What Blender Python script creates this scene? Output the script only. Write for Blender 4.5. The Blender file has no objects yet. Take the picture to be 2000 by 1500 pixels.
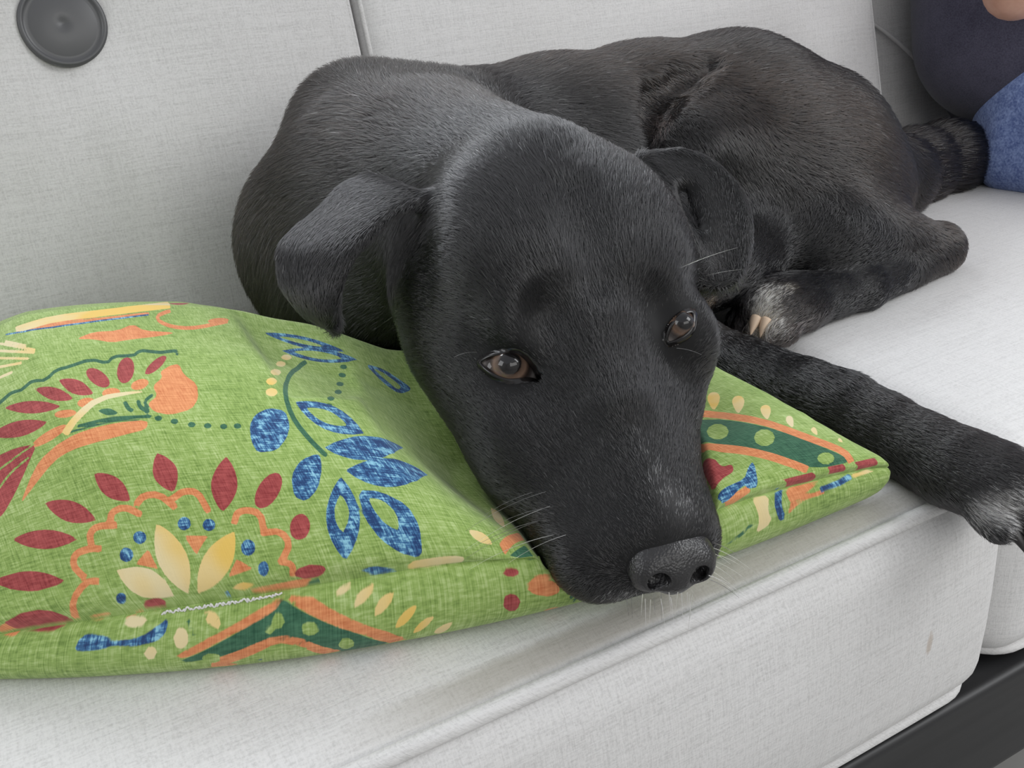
import bpy, bmesh, math
import numpy as np
from mathutils import Vector, Matrix

sc = bpy.context.scene
COL = sc.collection

# ------------------------------------------------------------------ camera, light, exposure
CAM_H, FPX = 0.29, 1900.0
SEAT = 0.42                                  # height of the seat above the floor; all measures below are above the seat
def cam_axes(yaw, pitch, roll):
    f = np.array([math.sin(yaw)*math.cos(pitch), math.cos(yaw)*math.cos(pitch), -math.sin(pitch)])
    r = np.array([math.cos(yaw), -math.sin(yaw), 0.0]); u = np.cross(r, f)
    return r*math.cos(roll)+u*math.sin(roll), -r*math.sin(roll)+u*math.cos(roll), f
AX = cam_axes(*[math.radians(a) for a in (26.4, 25.0, -5.1)])
cam_d = bpy.data.cameras.new('camera'); cam = bpy.data.objects.new('camera', cam_d); COL.objects.link(cam)
cam_d.sensor_width = 36.0; cam_d.lens = 36.0*FPX/2000.0; cam_d.clip_start = 0.02
m3 = Matrix((AX[0], AX[1], -AX[2])).transposed()
cam.matrix_world = Matrix.Translation((0, 0, SEAT+CAM_H)) @ m3.to_4x4()
sc.camera = cam

world = bpy.data.worlds.new('world'); sc.world = world; world.use_nodes = True
bg = world.node_tree.nodes['Background']
bg.inputs['Color'].default_value = (0.93, 0.95, 1.0, 1); bg.inputs['Strength'].default_value = 0.62

def area_light(name, loc, target, size, power, color):
    l = bpy.data.lights.new(name, 'AREA'); l.shape = 'RECTANGLE'; l.size, l.size_y = size
    l.energy = power; l.color = color
    o = bpy.data.objects.new(name, l); COL.objects.link(o); o.location = loc
    o.rotation_euler = (Vector(target)-Vector(loc)).to_track_quat('-Z', 'Y').to_euler()
    return o
area_light('window_light', (1.75, -.55, 1.75), (0.45, 0.55, SEAT), (1.1, 1.1), 20, (0.98, 0.99, 1.0))
area_light('front_fill_light', (0.5, -1.88, 1.25), (0.5, 0.6, SEAT+.1), (2.4, 1.3), 22, (1.0, 0.99, 0.97))  # added fill lamp behind the camera, brightens the front-facing surfaces
area_light('left_window_light', (-1.9, .55, 1.55), (0.3, 0.5, SEAT+.1), (1.1, 1.1), 12, (0.96, 0.98, 1.0))
area_light('rear_window_light', (0.1, 2.0, 2.1), (0.35, 0.55, SEAT), (1.6, 0.9), 44, (0.92, 0.96, 1.0))

sc.view_settings.view_transform = 'Standard'; sc.view_settings.look = 'None'
sc.view_settings.gamma = 1.0; sc.view_settings.use_curve_mapping = False
sc.view_settings.exposure = 0.0

# ------------------------------------------------------------------ helpers
def S(p):                                     # seat based measure -> world
    return (p[0], p[1], p[2]+SEAT)

def mesh_obj(name, verts, faces, mat=None, parent=None, smooth=True):
    me = bpy.data.meshes.new(name)
    verts = np.asarray(verts, np.float32)
    if isinstance(faces, np.ndarray):
        n, k = faces.shape
        me.vertices.add(len(verts)); me.vertices.foreach_set('co', verts.ravel())
        me.loops.add(n*k); me.loops.foreach_set('vertex_index', faces.ravel().astype(np.int32))
        me.polygons.add(n); me.polygons.foreach_set('loop_start', np.arange(0, n*k, k, dtype=np.int32))
        me.update(calc_edges=True)
    else:
        me.from_pydata([tuple(map(float, v)) for v in verts], [], faces)
    if smooth:
        me.polygons.foreach_set('use_smooth', np.ones(len(me.polygons), bool))
    me.update()
    o = bpy.data.objects.new(name, me); COL.objects.link(o)
    if mat: me.materials.append(mat)
    if parent: o.parent = parent
    return o

def tag(o, label=None, cat=None, group=None, kind=None):
    if label: o['label'] = label
    if cat: o['category'] = cat
    if group: o['group'] = group
    if kind: o['kind'] = kind
    return o

def empty(name, label, cat, loc=(0, 0, 0), group=None):
    o = bpy.data.objects.new(name, None); COL.objects.link(o); o.location = loc
    return tag(o, label, cat, group)

def tube(path, rad, nseg=10, closed=False, flat=None):
    """verts, faces of a tube along a polyline; rad scalar or per point"""
    P = np.asarray(path, float); n = len(P)
    rad = np.broadcast_to(np.asarray(rad, float), (n,))
    if closed: T = np.roll(P, -1, 0)-np.roll(P, 1, 0)
    else: T = np.gradient(P, axis=0)
    T /= np.linalg.norm(T, axis=1)[:, None]+1e-12
    a = np.array([0, 0, 1.0]) if abs(T[0, 2]) < .9 else np.array([1.0, 0, 0])
    N = np.zeros_like(P); v = a-T[0]*(a@T[0]); N[0] = v/np.linalg.norm(v)
    for i in range(1, n):
        v = N[i-1]-T[i]*(N[i-1]@T[i]); N[i] = v/np.linalg.norm(v)
    B = np.cross(T, N)
    th = np.arange(nseg)*2*math.pi/nseg
    V = P[:, None]+rad[:, None, None]*(np.cos(th)[None, :, None]*N[:, None]+np.sin(th)[None, :, None]*B[:, None])
    V = V.reshape(-1, 3); F = []
    for i in range(n if closed else n-1):
        j = (i+1) % n
        for k in range(nseg):
            k2 = (k+1) % nseg
            F.append((i*nseg+k, i*nseg+k2, j*nseg+k2, j*nseg+k))
    if not closed:
        F.append(tuple(range(nseg-1, -1, -1))); F.append(tuple((n-1)*nseg+k for k in range(nseg)))
    return V, F

def poly_sdf(P, poly):
    """distance to a closed outline, positive inside"""
    A = poly; B = np.roll(poly, -1, 0); d = np.full(len(P), 1e9); ins = np.zeros(len(P), bool)
    for a, b in zip(A, B):
        e = b-a; w = P-a; t = np.clip((w@e)/max(e@e, 1e-12), 0, 1)
        d = np.minimum(d, ((w-t[:, None]*e)**2).sum(1))
        c = (a[1] > P[:, 1]) != (b[1] > P[:, 1])
        if c.any() and b[1] != a[1]: ins ^= c & (P[:, 0] < e[0]*(P[:, 1]-a[1])/e[1]+a[0])
    d = np.sqrt(d); return np.where(ins, d, -d)

def catmull(pts, n):
    """smooth curve through points, n samples"""
    P = np.asarray(pts, float); m = len(P)
    t = np.linspace(0, m-1, n); i = np.clip(np.floor(t).astype(int), 0, m-2); f = (t-i)[:, None]
    p0 = P[np.maximum(i-1, 0)]; p1 = P[i]; p2 = P[i+1]; p3 = P[np.minimum(i+2, m-1)]
    return .5*((2*p1)+(-p0+p2)*f+(2*p0-5*p1+4*p2-p3)*f*f+(-p0+3*p1-3*p2+p3)*f**3)

# ------------------------------------------------------------------ node helpers
class NT:
    def __init__(s, name):
        s.m = bpy.data.materials.new(name); s.m.use_nodes = True
        s.t = s.m.node_tree; s.t.nodes.clear()
        s.out = s.t.nodes.new('ShaderNodeOutputMaterial')
    def n(s, typ, **kw):
        nd = s.t.nodes.new(typ)
        for k, v in kw.items():
            if k.startswith('i_'):
                key = k[2:]; key = int(key) if key.isdigit() else key.replace('_', ' ')
                if isinstance(v, bpy.types.NodeSocket): s.t.links.new(v, nd.inputs[key])
                else: nd.inputs[key].default_value = v
            else: setattr(nd, k, v)
        return nd
    def link(s, a, b): s.t.links.new(a, b)
    def math(s, op, a, b=None, c=None, clamp=False):
        nd = s.t.nodes.new('ShaderNodeMath'); nd.operation = op; nd.use_clamp = clamp
        for i, v in enumerate((a, b, c)):
            if v is None: continue
            if isinstance(v, bpy.types.NodeSocket): s.t.links.new(v, nd.inputs[i])
            else: nd.inputs[i].default_value = v
        return nd.outputs[0]
    def mix(s, f, a, b, blend='MIX'):
        nd = s.t.nodes.new('ShaderNodeMix'); nd.data_type = 'RGBA'; nd.blend_type = blend
        for i, v in ((0, f), (6, a), (7, b)):
            if isinstance(v, bpy.types.NodeSocket): s.t.links.new(v, nd.inputs[i])
            else: nd.inputs[i].default_value = v if i == 0 else (tuple(v)+(1,) if len(v) == 3 else v)
        return nd.outputs[2]
    def ramp(s, f, stops):
        nd = s.t.nodes.new('ShaderNodeValToRGB'); s.t.links.new(f, nd.inputs[0])
        e = nd.color_ramp.elements
        while len(e) < len(stops): e.new(.5)
        for q, (p, c) in zip(e, stops):
            q.position = p; q.color = tuple(c)+(1,) if len(c) == 3 else (c[0],)*3+(1,)
        return nd.outputs[0]
    def noise(s, vec, scale, detail=2.0, rough=.5, dist=0.0):
        nd = s.n('ShaderNodeTexNoise', i_Scale=scale, i_Detail=detail, i_Roughness=rough, i_Distortion=dist)
        if vec is not None: s.link(vec, nd.inputs['Vector'])
        return nd.outputs['Fac']
    def mapping(s, vec, scale=(1, 1, 1), rot=(0, 0, 0), loc=(0, 0, 0)):
        nd = s.n('ShaderNodeMapping', i_Scale=scale, i_Rotation=rot, i_Location=loc); s.link(vec, nd.inputs['Vector'])
        return nd.outputs[0]
    def principled(s, **kw):
        b = s.n('ShaderNodeBsdfPrincipled', **kw); s.link(b.outputs[0], s.out.inputs[0]); return b

def simple_mat(name, color, rough=.5, spec=.5, **kw):
    t = NT(name); t.principled(i_Base_Color=tuple(color)+(1,), i_Roughness=rough, i_Specular_IOR_Level=spec, **kw); return t.m

def weave(t, uv, thread=1/0.0011):
    """fine warp/weft height and slubs from metric uv"""
    w1 = t.noise(t.mapping(uv, (thread, thread*.12, 1)), 1.0, 2, .6)
    w2 = t.noise(t.mapping(uv, (thread*.12, thread, 1), loc=(3, 7, 0)), 1.0, 2, .6)
    s1 = t.noise(t.mapping(uv, (420, 14, 1), loc=(1, 5, 0)), 1.0, 2, .55)
    s2 = t.noise(t.mapping(uv, (14, 420, 1), loc=(9, 2, 0)), 1.0, 2, .55)
    return w1, w2, s1, s2

def linen(name, base, dark, stain=None):
    t = NT(name)
    uv = t.n('ShaderNodeUVMap').outputs[0]
    w1, w2, s1, s2 = weave(t, uv)
    fl = t.noise(t.mapping(uv, (620, 620, 1), loc=(4, 4, 0)), 1.0, 4, .75)
    f = t.math('MULTIPLY_ADD', t.math('ADD', w1, w2), .5, 0)
    f = t.math('ADD', t.math('MULTIPLY_ADD', s2, .16, t.math('MULTIPLY', s1, .10)), t.math('ADD', t.math('MULTIPLY', f, .34), t.math('MULTIPLY', fl, .40)))
    c = t.ramp(f, [(.30, dark), (.52, base), (.75, [min(1, x*1.13) for x in base])])
    big = t.noise(t.mapping(uv, (6, 6, 1)), 1.0, 3)
    c = t.mix(t.math('MULTIPLY', t.ramp(big, [(.4, (0,)), (.75, (1,))]), .12), c, (.40, .385, .35))
    if stain: c = stain(t, uv, c)
    h = t.math('ADD', t.math('ADD', w1, w2), t.math('MULTIPLY', t.math('ADD', s1, s2), .5))
    bp = t.n('ShaderNodeBump', i_Strength=.35, i_Distance=.0006, i_Height=h)
    b = t.principled(i_Base_Color=c, i_Roughness=.95, i_Specular_IOR_Level=.15, i_Normal=bp.outputs[0])
    b.inputs['Sheen Weight'].default_value = .12; b.inputs['Sheen Roughness'].default_value = .5
    return t.m

def seat_wear(t, uv, c):
    s = t.n('ShaderNodeSeparateXYZ'); t.link(uv, s.inputs[0])
    nz = t.noise(t.mapping(uv, (30, 90, 1)), 1.0, 3, .6)
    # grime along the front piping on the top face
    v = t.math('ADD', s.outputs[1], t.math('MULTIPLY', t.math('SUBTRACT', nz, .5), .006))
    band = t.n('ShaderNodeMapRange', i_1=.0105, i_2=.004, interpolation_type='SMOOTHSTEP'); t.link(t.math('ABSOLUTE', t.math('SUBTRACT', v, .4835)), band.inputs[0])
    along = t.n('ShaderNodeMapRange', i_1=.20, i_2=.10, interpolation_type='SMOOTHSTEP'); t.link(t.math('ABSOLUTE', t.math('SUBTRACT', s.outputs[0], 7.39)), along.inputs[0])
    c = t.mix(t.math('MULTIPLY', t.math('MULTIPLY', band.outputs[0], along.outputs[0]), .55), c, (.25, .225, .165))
    # small brown spot on the front face
    dx = t.math('MULTIPLY', t.math('SUBTRACT', s.outputs[0], 2.432), 1/.0026); dy = t.math('MULTIPLY', t.math('SUBTRACT', s.outputs[1], -.705), 1/.0085)
    r = t.math('ADD', t.math('ADD', t.math('MULTIPLY', dx, dx), t.math('MULTIPLY', dy, dy)), t.math('MULTIPLY', t.math('SUBTRACT', nz, .5), 1.2))
    sp = t.n('ShaderNodeMapRange', i_1=1.2, i_2=.3); t.link(r, sp.inputs[0])
    return t.mix(t.math('MULTIPLY', sp.outputs[0], .5), c, (.36, .27, .19))
LINEN = linen('linen_grey', (.645, .64, .635), (.40, .395, .39))
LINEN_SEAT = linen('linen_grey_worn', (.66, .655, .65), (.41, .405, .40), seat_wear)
LINEN2 = linen('linen_pale', (.70, .695, .69), (.47, .465, .46))

# ------------------------------------------------------------------ cushions
def rounded_box(size, r, res, deform, rcorner=None):
    """box of the given size centred on 0 with rounded edges; metric uv; deform(P)->P"""
    sx, sy, sz = size; hv = np.array(size)/2.0
    V, F, UV = [], [], []; off = 0
    for ax in range(3):
        for sg in (-1, 1):
            a, b = [(1, 2), (0, 2), (0, 1)][ax]
            na = max(4, int(size[a]/res)); nb = max(4, int(size[b]/res))
            def grid(n, h):                     # extra rows close to the edges
                e = np.linspace(-h, h, n)
                k = np.concatenate([-h+r*np.linspace(0, 1, 5), h-r*np.linspace(0, 1, 5), e[(e > -h+r) & (e < h-r)]])
                return np.unique(np.round(k, 6))
            ga, gb = grid(na, hv[a]), grid(nb, hv[b])
            A, B = np.meshgrid(ga, gb, indexing='ij')
            Q = np.zeros(A.shape+(3,)); Q[..., a] = A; Q[..., b] = B; Q[..., ax] = sg*hv[ax]
            I = np.clip(Q, -(hv-r), hv-r); D = Q-I
            L = np.linalg.norm(D, axis=-1, keepdims=True); P = I+D/np.maximum(L, 1e-9)*r
            n1, n2 = A.shape
            idx = np.arange(n1*n2).reshape(n1, n2)+off
            q = np.stack([idx[:-1, :-1], idx[1:, :-1], idx[1:, 1:], idx[:-1, 1:]], -1).reshape(-1, 4)
            flip = (sg > 0) == (ax == 1)
            F.append(q[:, ::-1] if flip else q)
            V.append(P.reshape(-1, 3)); UV.append(np.stack([A.ravel()+ax*3.1+sg, B.ravel()+sg*.7], 1)); off += n1*n2
    V = np.concatenate(V); UV = np.concatenate(UV); F = np.concatenate(F)
    key = np.round(V*2e4).astype(np.int64); _, first, inv = np.unique(key, axis=0, return_index=True, return_inverse=True)
    inv = inv.ravel()
    return deform(V[first]), inv[F], UV[F.ravel()]

def cushion(name, size, r, deform, mat, label, cat, loops, prad=.0042, res=.02, pmat=None):
    V, F, UV = rounded_box(size, r, res, deform)
    o = mesh_obj(name, [S(v) for v in V], F, mat)
    l = o.data.uv_layers.new(name='UVMap'); l.data.foreach_set('uv', UV.astype(np.float32).ravel())
    tag(o, label, cat)
    for P in loops:
        tv, tf = tube(deform(np.asarray(P)), prad, 10, closed=True)
        p = mesh_obj('piping', [S(v) for v in tv], tf, pmat or mat, o)
        l = p.data.uv_layers.new(name='UVMap')
        co = np.zeros(len(p.data.vertices)*3, np.float32); p.data.vertices.foreach_get('co', co); co = co.reshape(-1, 3)
        li = np.zeros(len(p.data.loops), np.int32); p.data.loops.foreach_get('vertex_index', li)
        l.data.foreach_set('uv', np.stack([co[li, 0]+co[li, 2], co[li, 1]+co[li, 2]*.5], 1).ravel())
    return o

def rect_loop(hx, hy, z, rc, plane='xy', n=8, step=.02):
    """rounded rectangle path"""
    pts = []
    for cx, cy, a0 in ((hx-rc, hy-rc, 0), (-hx+rc, hy-rc, 90), (-hx+rc, -hy+rc, 180), (hx-rc, -hy+rc, 270)):
        for k in range(n+1):
            a = math.radians(a0+90*k/n); pts.append((cx+rc*math.cos(a), cy+rc*math.sin(a)))
    out = []
    for i in range(len(pts)):
        p, q = np.array(pts[i]), np.array(pts[(i+1) % len(pts)])
        m = max(1, int(np.linalg.norm(q-p)/step))
        for k in range(m): out.append(p+(q-p)*k/m)
    out = np.array(out)
    if plane == 'xy': return np.c_[out[:, 0], out[:, 1], np.full(len(out), z)]
    return np.c_[out[:, 0], np.full(len(out), z), out[:, 1]]      # xz plane at y = z

TH = 0.158
def seat_deform(cx, cy, sx, sy, crown=.004, bulge=.012, side=.7):
    def d(P):
        P = P.copy(); u = P[:, 0]/(sx/2); v = P[:, 1]/(sy/2); w = P[:, 2]/(TH/2)
        top = np.clip(w, 0, 1)
        P[:, 2] += top*crown*(1-u**4)*(1-v**4)
        # front face bulges forward, right and left faces bulge sideways
        P[:, 1] += np.where(v < 0, -1, .3)*bulge*np.clip(np.abs(v)-.7, 0, .3)/.3*(1-w**2)*(1-u**6)
        P[:, 0] += np.sign(u)*bulge*side*np.clip(np.abs(u)-.75, 0, .25)/.25*(1-w**2)
        P[:, 2] -= .010*np.clip(w, 0, 1)*np.clip((u-.9)/.1, 0, 1)**2*np.clip((-v-.8)/.2, 0, 1)
        return P+np.array([cx, cy, -TH/2])
    return d

def seat(name, x0, x1, y0, y1, mat, label, **kw):
    sx, sy = x1-x0, y1-y0; r = .026
    loops = [rect_loop(sx/2-.006, sy/2-.006, s*(TH/2-.006), .03) for s in (1, -1)]
    return cushion(name, (sx, sy, TH), r, seat_deform((x0+x1)/2, (y0+y1)/2, sx, sy, **kw), mat, label, 'cushion', loops)

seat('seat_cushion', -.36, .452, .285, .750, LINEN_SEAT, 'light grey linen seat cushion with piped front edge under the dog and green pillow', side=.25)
seat('seat_cushion', .458, 1.30, .292, .800, LINEN2, 'light grey linen seat cushion to the right, under the stretched foreleg and tail', side=.25)

def back_deform(cx, cy, cz, sx, sz, recline, dimple=None, yaw=0.0, bulge=.02):
    ca, sa = math.cos(recline), math.sin(recline); cw, sw = math.cos(yaw), math.sin(yaw)
    def d(P):
        P = P.copy(); u = P[:, 0]/(sx/2); w = P[:, 2]/(sz/2)
        fr = np.clip(-P[:, 1]/.06, 0, 1)
        P[:, 1] -= fr*bulge*(1-u**4)*(1-np.abs(w)**3)
        if dimple is not None:
            du = P[:, 0]-dimple[0]; dw = P[:, 2]-dimple[1]
            rr = np.hypot(du, dw)
            P[:, 1] += fr*dimple[2]*np.exp(-(rr/.055)**2)
            # pulled folds running down and up from the button
            ac = du; al = -dw
            P[:, 1] += fr*.013*np.exp(-((al-.16)/.13)**2)*np.exp(-(np.minimum(ac, 0)/.11)**2)/(1+np.exp(np.clip((ac-.03*np.clip(al/.3, 0, 1))/.007, -40, 40)))
            for ang, amp in ((-1.95, .003), (.4, .003), (2.4, .003)):
                ex, ez = math.cos(ang), math.sin(ang)
                al = du*ex+dw*ez; ac = -du*ez+dw*ex
                P[:, 1] += fr*amp*np.exp(-(ac/.012)**2)*np.exp(-(al/.16)**2)*(al > 0)
        x, y, z = P[:, 0].copy(), P[:, 1].copy(), P[:, 2]+sz/2
        y2 = y*ca+z*sa; z2 = -y*sa+z*ca
        X = x*cw-y2*sw; Y = x*sw+y2*cw
        return np.c_[X+cx, Y+cy, z2+cz]
    return d

def back(name, x0, x1, yf, z0, sz, recline, mat, label, dimple=None, yaw=0., thick=.16, res=.02):
    sx = x1-x0; r = .016
    df = back_deform((x0+x1)/2, yf+thick/2, z0, sx, sz, recline, dimple, yaw)
    loops = [rect_loop(sx/2-.0045, sz/2-.0045, -thick/2+.006, .02, 'xz')]
    o = cushion(name, (sx, thick, sz), r, df, mat, label, 'cushion', loops, prad=.0024, res=res)
    return o, df

REC = math.radians(14)
bl, bl_df = back('back_cushion', -.42, .284, .735, .004, .50, REC, LINEN, 'light grey linen back cushion with a large dark button, behind the green pillow', dimple=(.135, -.012, .020), res=.007)
bm, _ = back('back_cushion', .286, .850, .735, .004, .50, REC, LINEN2, 'pale grey linen back cushion in the middle, behind the dog')
br, _ = back('back_cushion', .856, 1.55, .785, .004, .50, REC, LINEN, 'shaded grey linen back cushion behind the seated person')

# ------------------------------------------------------------------ dog: signed distance sculpt
class Field:
    def __init__(s, lo, hi, h):
        s.lo = np.array(lo, np.float32); s.h = h
        s.n = np.ceil((np.array(hi)-s.lo)/h).astype(int)+1
        s.D = np.full(s.n, .06, np.float32)
        s.ax = [s.lo[i]+h*np.arange(s.n[i], dtype=np.float32) for i in range(3)]
    def box(s, lo, hi):
        i0 = np.clip(np.floor((np.array(lo)-s.lo)/s.h).astype(int), 0, s.n-1)
        i1 = np.clip(np.ceil((np.array(hi)-s.lo)/s.h).astype(int)+1, 1, s.n)
        sl = tuple(slice(a, b) for a, b in zip(i0, i1))
        g = np.meshgrid(*[s.ax[i][sl[i]] for i in range(3)], indexing='ij')
        return sl, np.stack(g, -1)
    def add(s, fn, lo, hi, k=.01, op='u', margin=None):
        mg = (k*1.5+.004) if margin is None else margin
        sl, P = s.box(np.array(lo)-mg, np.array(hi)+mg)
        if P.size == 0: return
        d = fn(P).astype(np.float32); D = s.D[sl]
        if op == 'u':
            h = np.clip(.5+.5*(D-d)/k, 0, 1); s.D[sl] = D*(1-h)+d*h-k*h*(1-h)
        elif op == 's':                         # carve d out of D
            h = np.clip(.5-.5*(D+d)/k, 0, 1); s.D[sl] = D*(1-h)-d*h+k*h*(1-h)
        elif op == 'crease':                    # groove along d = 0 : d is a groove depth field >= 0
            s.D[sl] = D+d
    def sample(s, P):
        q = (np.asarray(P, np.float32)-s.lo)/s.h
        q = np.clip(q, 0, s.n-1.001); i = q.astype(int); f = q-i
        r = 0
        for dx in (0, 1):
            for dy in (0, 1):
                for dz in (0, 1):
                    w = (f[..., 0] if dx else 1-f[..., 0])*(f[..., 1] if dy else 1-f[..., 1])*(f[..., 2] if dz else 1-f[..., 2])
                    r = r+w*s.D[i[..., 0]+dx, i[..., 1]+dy, i[..., 2]+dz]
        return r
    def grad(s, P, e=None):
        e = e or s.h
        g = np.stack([s.sample(P+np.eye(3, dtype=np.float32)[i]*e)-s.sample(P-np.eye(3, dtype=np.float32)[i]*e) for i in range(3)], -1)
        return g/np.maximum(np.linalg.norm(g, axis=-1, keepdims=True), 1e-9)

def rot_from(x, y):
    """rows = local axes"""
    x = np.array(x, float); x /= np.linalg.norm(x)
    y = np.array(y, float); y -= x*(x@y); y /= np.linalg.norm(y)
    return np.stack([x, y, np.cross(x, y)])

def f_ell(c, r, Rm=None):
    c = np.array(c); r = np.array(r)
    def fn(P):
        q = P-c
        if Rm is not None: q = q@Rm.T
        k0 = np.linalg.norm(q/r, axis=-1); k1 = np.linalg.norm(q/(r*r), axis=-1)
        return k0*(k0-1)/np.maximum(k1, 1e-9)
    if Rm is None: e = r
    else: e = np.sqrt(((Rm*r[:, None])**2).sum(0))
    return fn, c-e, c+e

def f_cone(a, b, ra, rb, sq=None):
    a = np.array(a, float); b = np.array(b, float)
    ba = b-a; l2 = ba@ba; rr = ra-rb; a2 = l2-rr*rr; il2 = 1/l2
    def fn(P):
        pa = P-a; y = pa@ba; z = y-l2
        x2 = ((pa*l2-ba*y[..., None])**2).sum(-1); y2 = y*y*l2; z2 = z*z*l2
        k = np.sign(rr)*rr*rr*x2
        r1 = np.sqrt(x2+z2)*il2-rb; r2 = np.sqrt(x2+y2)*il2-ra
        r3 = (np.sqrt(np.maximum(x2*a2*il2, 0))+y*rr)*il2-ra
        return np.where(np.sign(z)*a2*z2 > k, r1, np.where(np.sign(y)*a2*y2 < k, r2, r3))
    lo = np.minimum(a-ra, b-rb); hi = np.maximum(a+ra, b+rb)
    return fn, lo, hi

def f_pts(pts, rad):
    """union of many small balls (thin folded sheets such as ears)"""
    pts = np.asarray(pts, np.float32); rad = np.broadcast_to(np.asarray(rad, np.float32), (len(pts),))
    def fn(P):
        sh = P.shape[:-1]; Q = P.reshape(-1, 3).astype(np.float32); out = np.empty(len(Q), np.float32)
        p2 = (pts**2).sum(1)
        for i in range(0, len(Q), 20000):
            q = Q[i:i+20000]
            d2 = (q**2).sum(1)[:, None]+p2[None]-2*q@pts.T
            out[i:i+20000] = (np.sqrt(np.maximum(d2, 0))-rad[None]).min(1)
        return out.reshape(sh)
    r = rad.max()
    return fn, pts.min(0)-r, pts.max(0)+r

def surface_nets(D, lo, h):
    """naive surface nets: quads on the zero level"""
    s = D < 0
    c = [s[i:s.shape[0]-1+i, j:s.shape[1]-1+j, k:s.shape[2]-1+k] for i in (0, 1) for j in (0, 1) for k in (0, 1)]
    al = c[0].copy(); an = c[0].copy()
    for q in c[1:]: al &= q; an |= q
    act = an & ~al
    I = np.argwhere(act); idx = np.full(act.shape, -1, np.int32); idx[act] = np.arange(len(I))
    off = np.array([(i, j, k) for i in (0, 1) for j in (0, 1) for k in (0, 1)])
    val = np.stack([D[I[:, 0]+o[0], I[:, 1]+o[1], I[:, 2]+o[2]] for o in off], 1)
    acc = np.zeros((len(I), 3)); cnt = np.zeros(len(I))
    for a in range(8):
        for b in range(a+1, 8):
            if np.abs(off[a]-off[b]).sum() != 1: continue
            va, vb = val[:, a], val[:, b]; m = (va < 0) != (vb < 0)
            t = va/(va-vb+1e-20)
            p = off[a]+(off[b]-off[a])*t[:, None]
            acc[m] += p[m]; cnt[m] += 1
    V = lo+h*(I+acc/cnt[:, None])
    Q = []
    for ax in range(3):
        o = [0, 0, 0]; o[ax] = 1
        sA = s[:s.shape[0]-o[0], :s.shape[1]-o[1], :s.shape[2]-o[2]]; sB = s[o[0]:, o[1]:, o[2]:]
        u, v = [(1, 2), (2, 0), (0, 1)][ax]
        E = np.argwhere(sA != sB)
        E = E[(E[:, u] > 0) & (E[:, v] > 0) & (E[:, u] < s.shape[u]-1) & (E[:, v] < s.shape[v]-1)]
        ins = sA[E[:, 0], E[:, 1], E[:, 2]]
        du = np.zeros(3, int); du[u] = 1; dv = np.zeros(3, int); dv[v] = 1
        q = np.stack([idx[tuple((E-du-dv).T)], idx[tuple((E-dv).T)], idx[tuple(E.T)], idx[tuple((E-du).T)]], 1)
        q[~ins] = q[~ins][:, ::-1]; Q.append(q)
    Q = np.concatenate(Q); Q = Q[(Q >= 0).all(1)]
    return V.astype(np.float32), Q

# head frame: local (a forward, l to the dog's left, c up), in units of HS metres
HS = 0.0115
_R = rot_from((-.2174, -.8848, -.4122), (.9619, -.2659, .0635)); _t = math.radians(10)
HR = np.stack([_R[0], _R[1]*math.cos(_t)-_R[2]*math.sin(_t), _R[2]*math.cos(_t)+_R[1]*math.sin(_t)])
HO = np.array([.2249, .3624, .1130])
def at(px, py, depth):                        # point on a sight line of the photograph, depth in metres from the camera
    return np.array([0, 0, CAM_H])+depth*((px-1000)/FPX*AX[0]-(py-750)/FPX*AX[1]+AX[2])
def hw(p): return HO+HS*(np.asarray(p, float)@HR)          # local -> seat coords
def hl(P): return ((np.asarray(P)-HO)@HR.T)/HS
def h_ell(F, c, r, k=1.0, op='u', R2=None):
    Rm = HR if R2 is None else R2@HR
    fn, lo, hi = f_ell(hw(c), np.array(r)*HS, Rm); F.add(fn, lo, hi, k*HS, op)
def h_cone(F, a, b, ra, rb, k=1.0, op='u'):
    fn, lo, hi = f_cone(hw(a), hw(b), ra*HS, rb*HS); F.add(fn, lo, hi, k*HS, op)
def w_ell(F, c, r, k=.02, x=None, y=None, op='u'):
    Rm = None if x is None else rot_from(x, y)
    fn, lo, hi = f_ell(c, r, Rm); F.add(fn, lo, hi, k, op)
def w_cone(F, a, b, ra, rb, k=.015, op='u'):
    fn, lo, hi = f_cone(a, b, ra, rb); F.add(fn, lo, hi, k, op)

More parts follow.
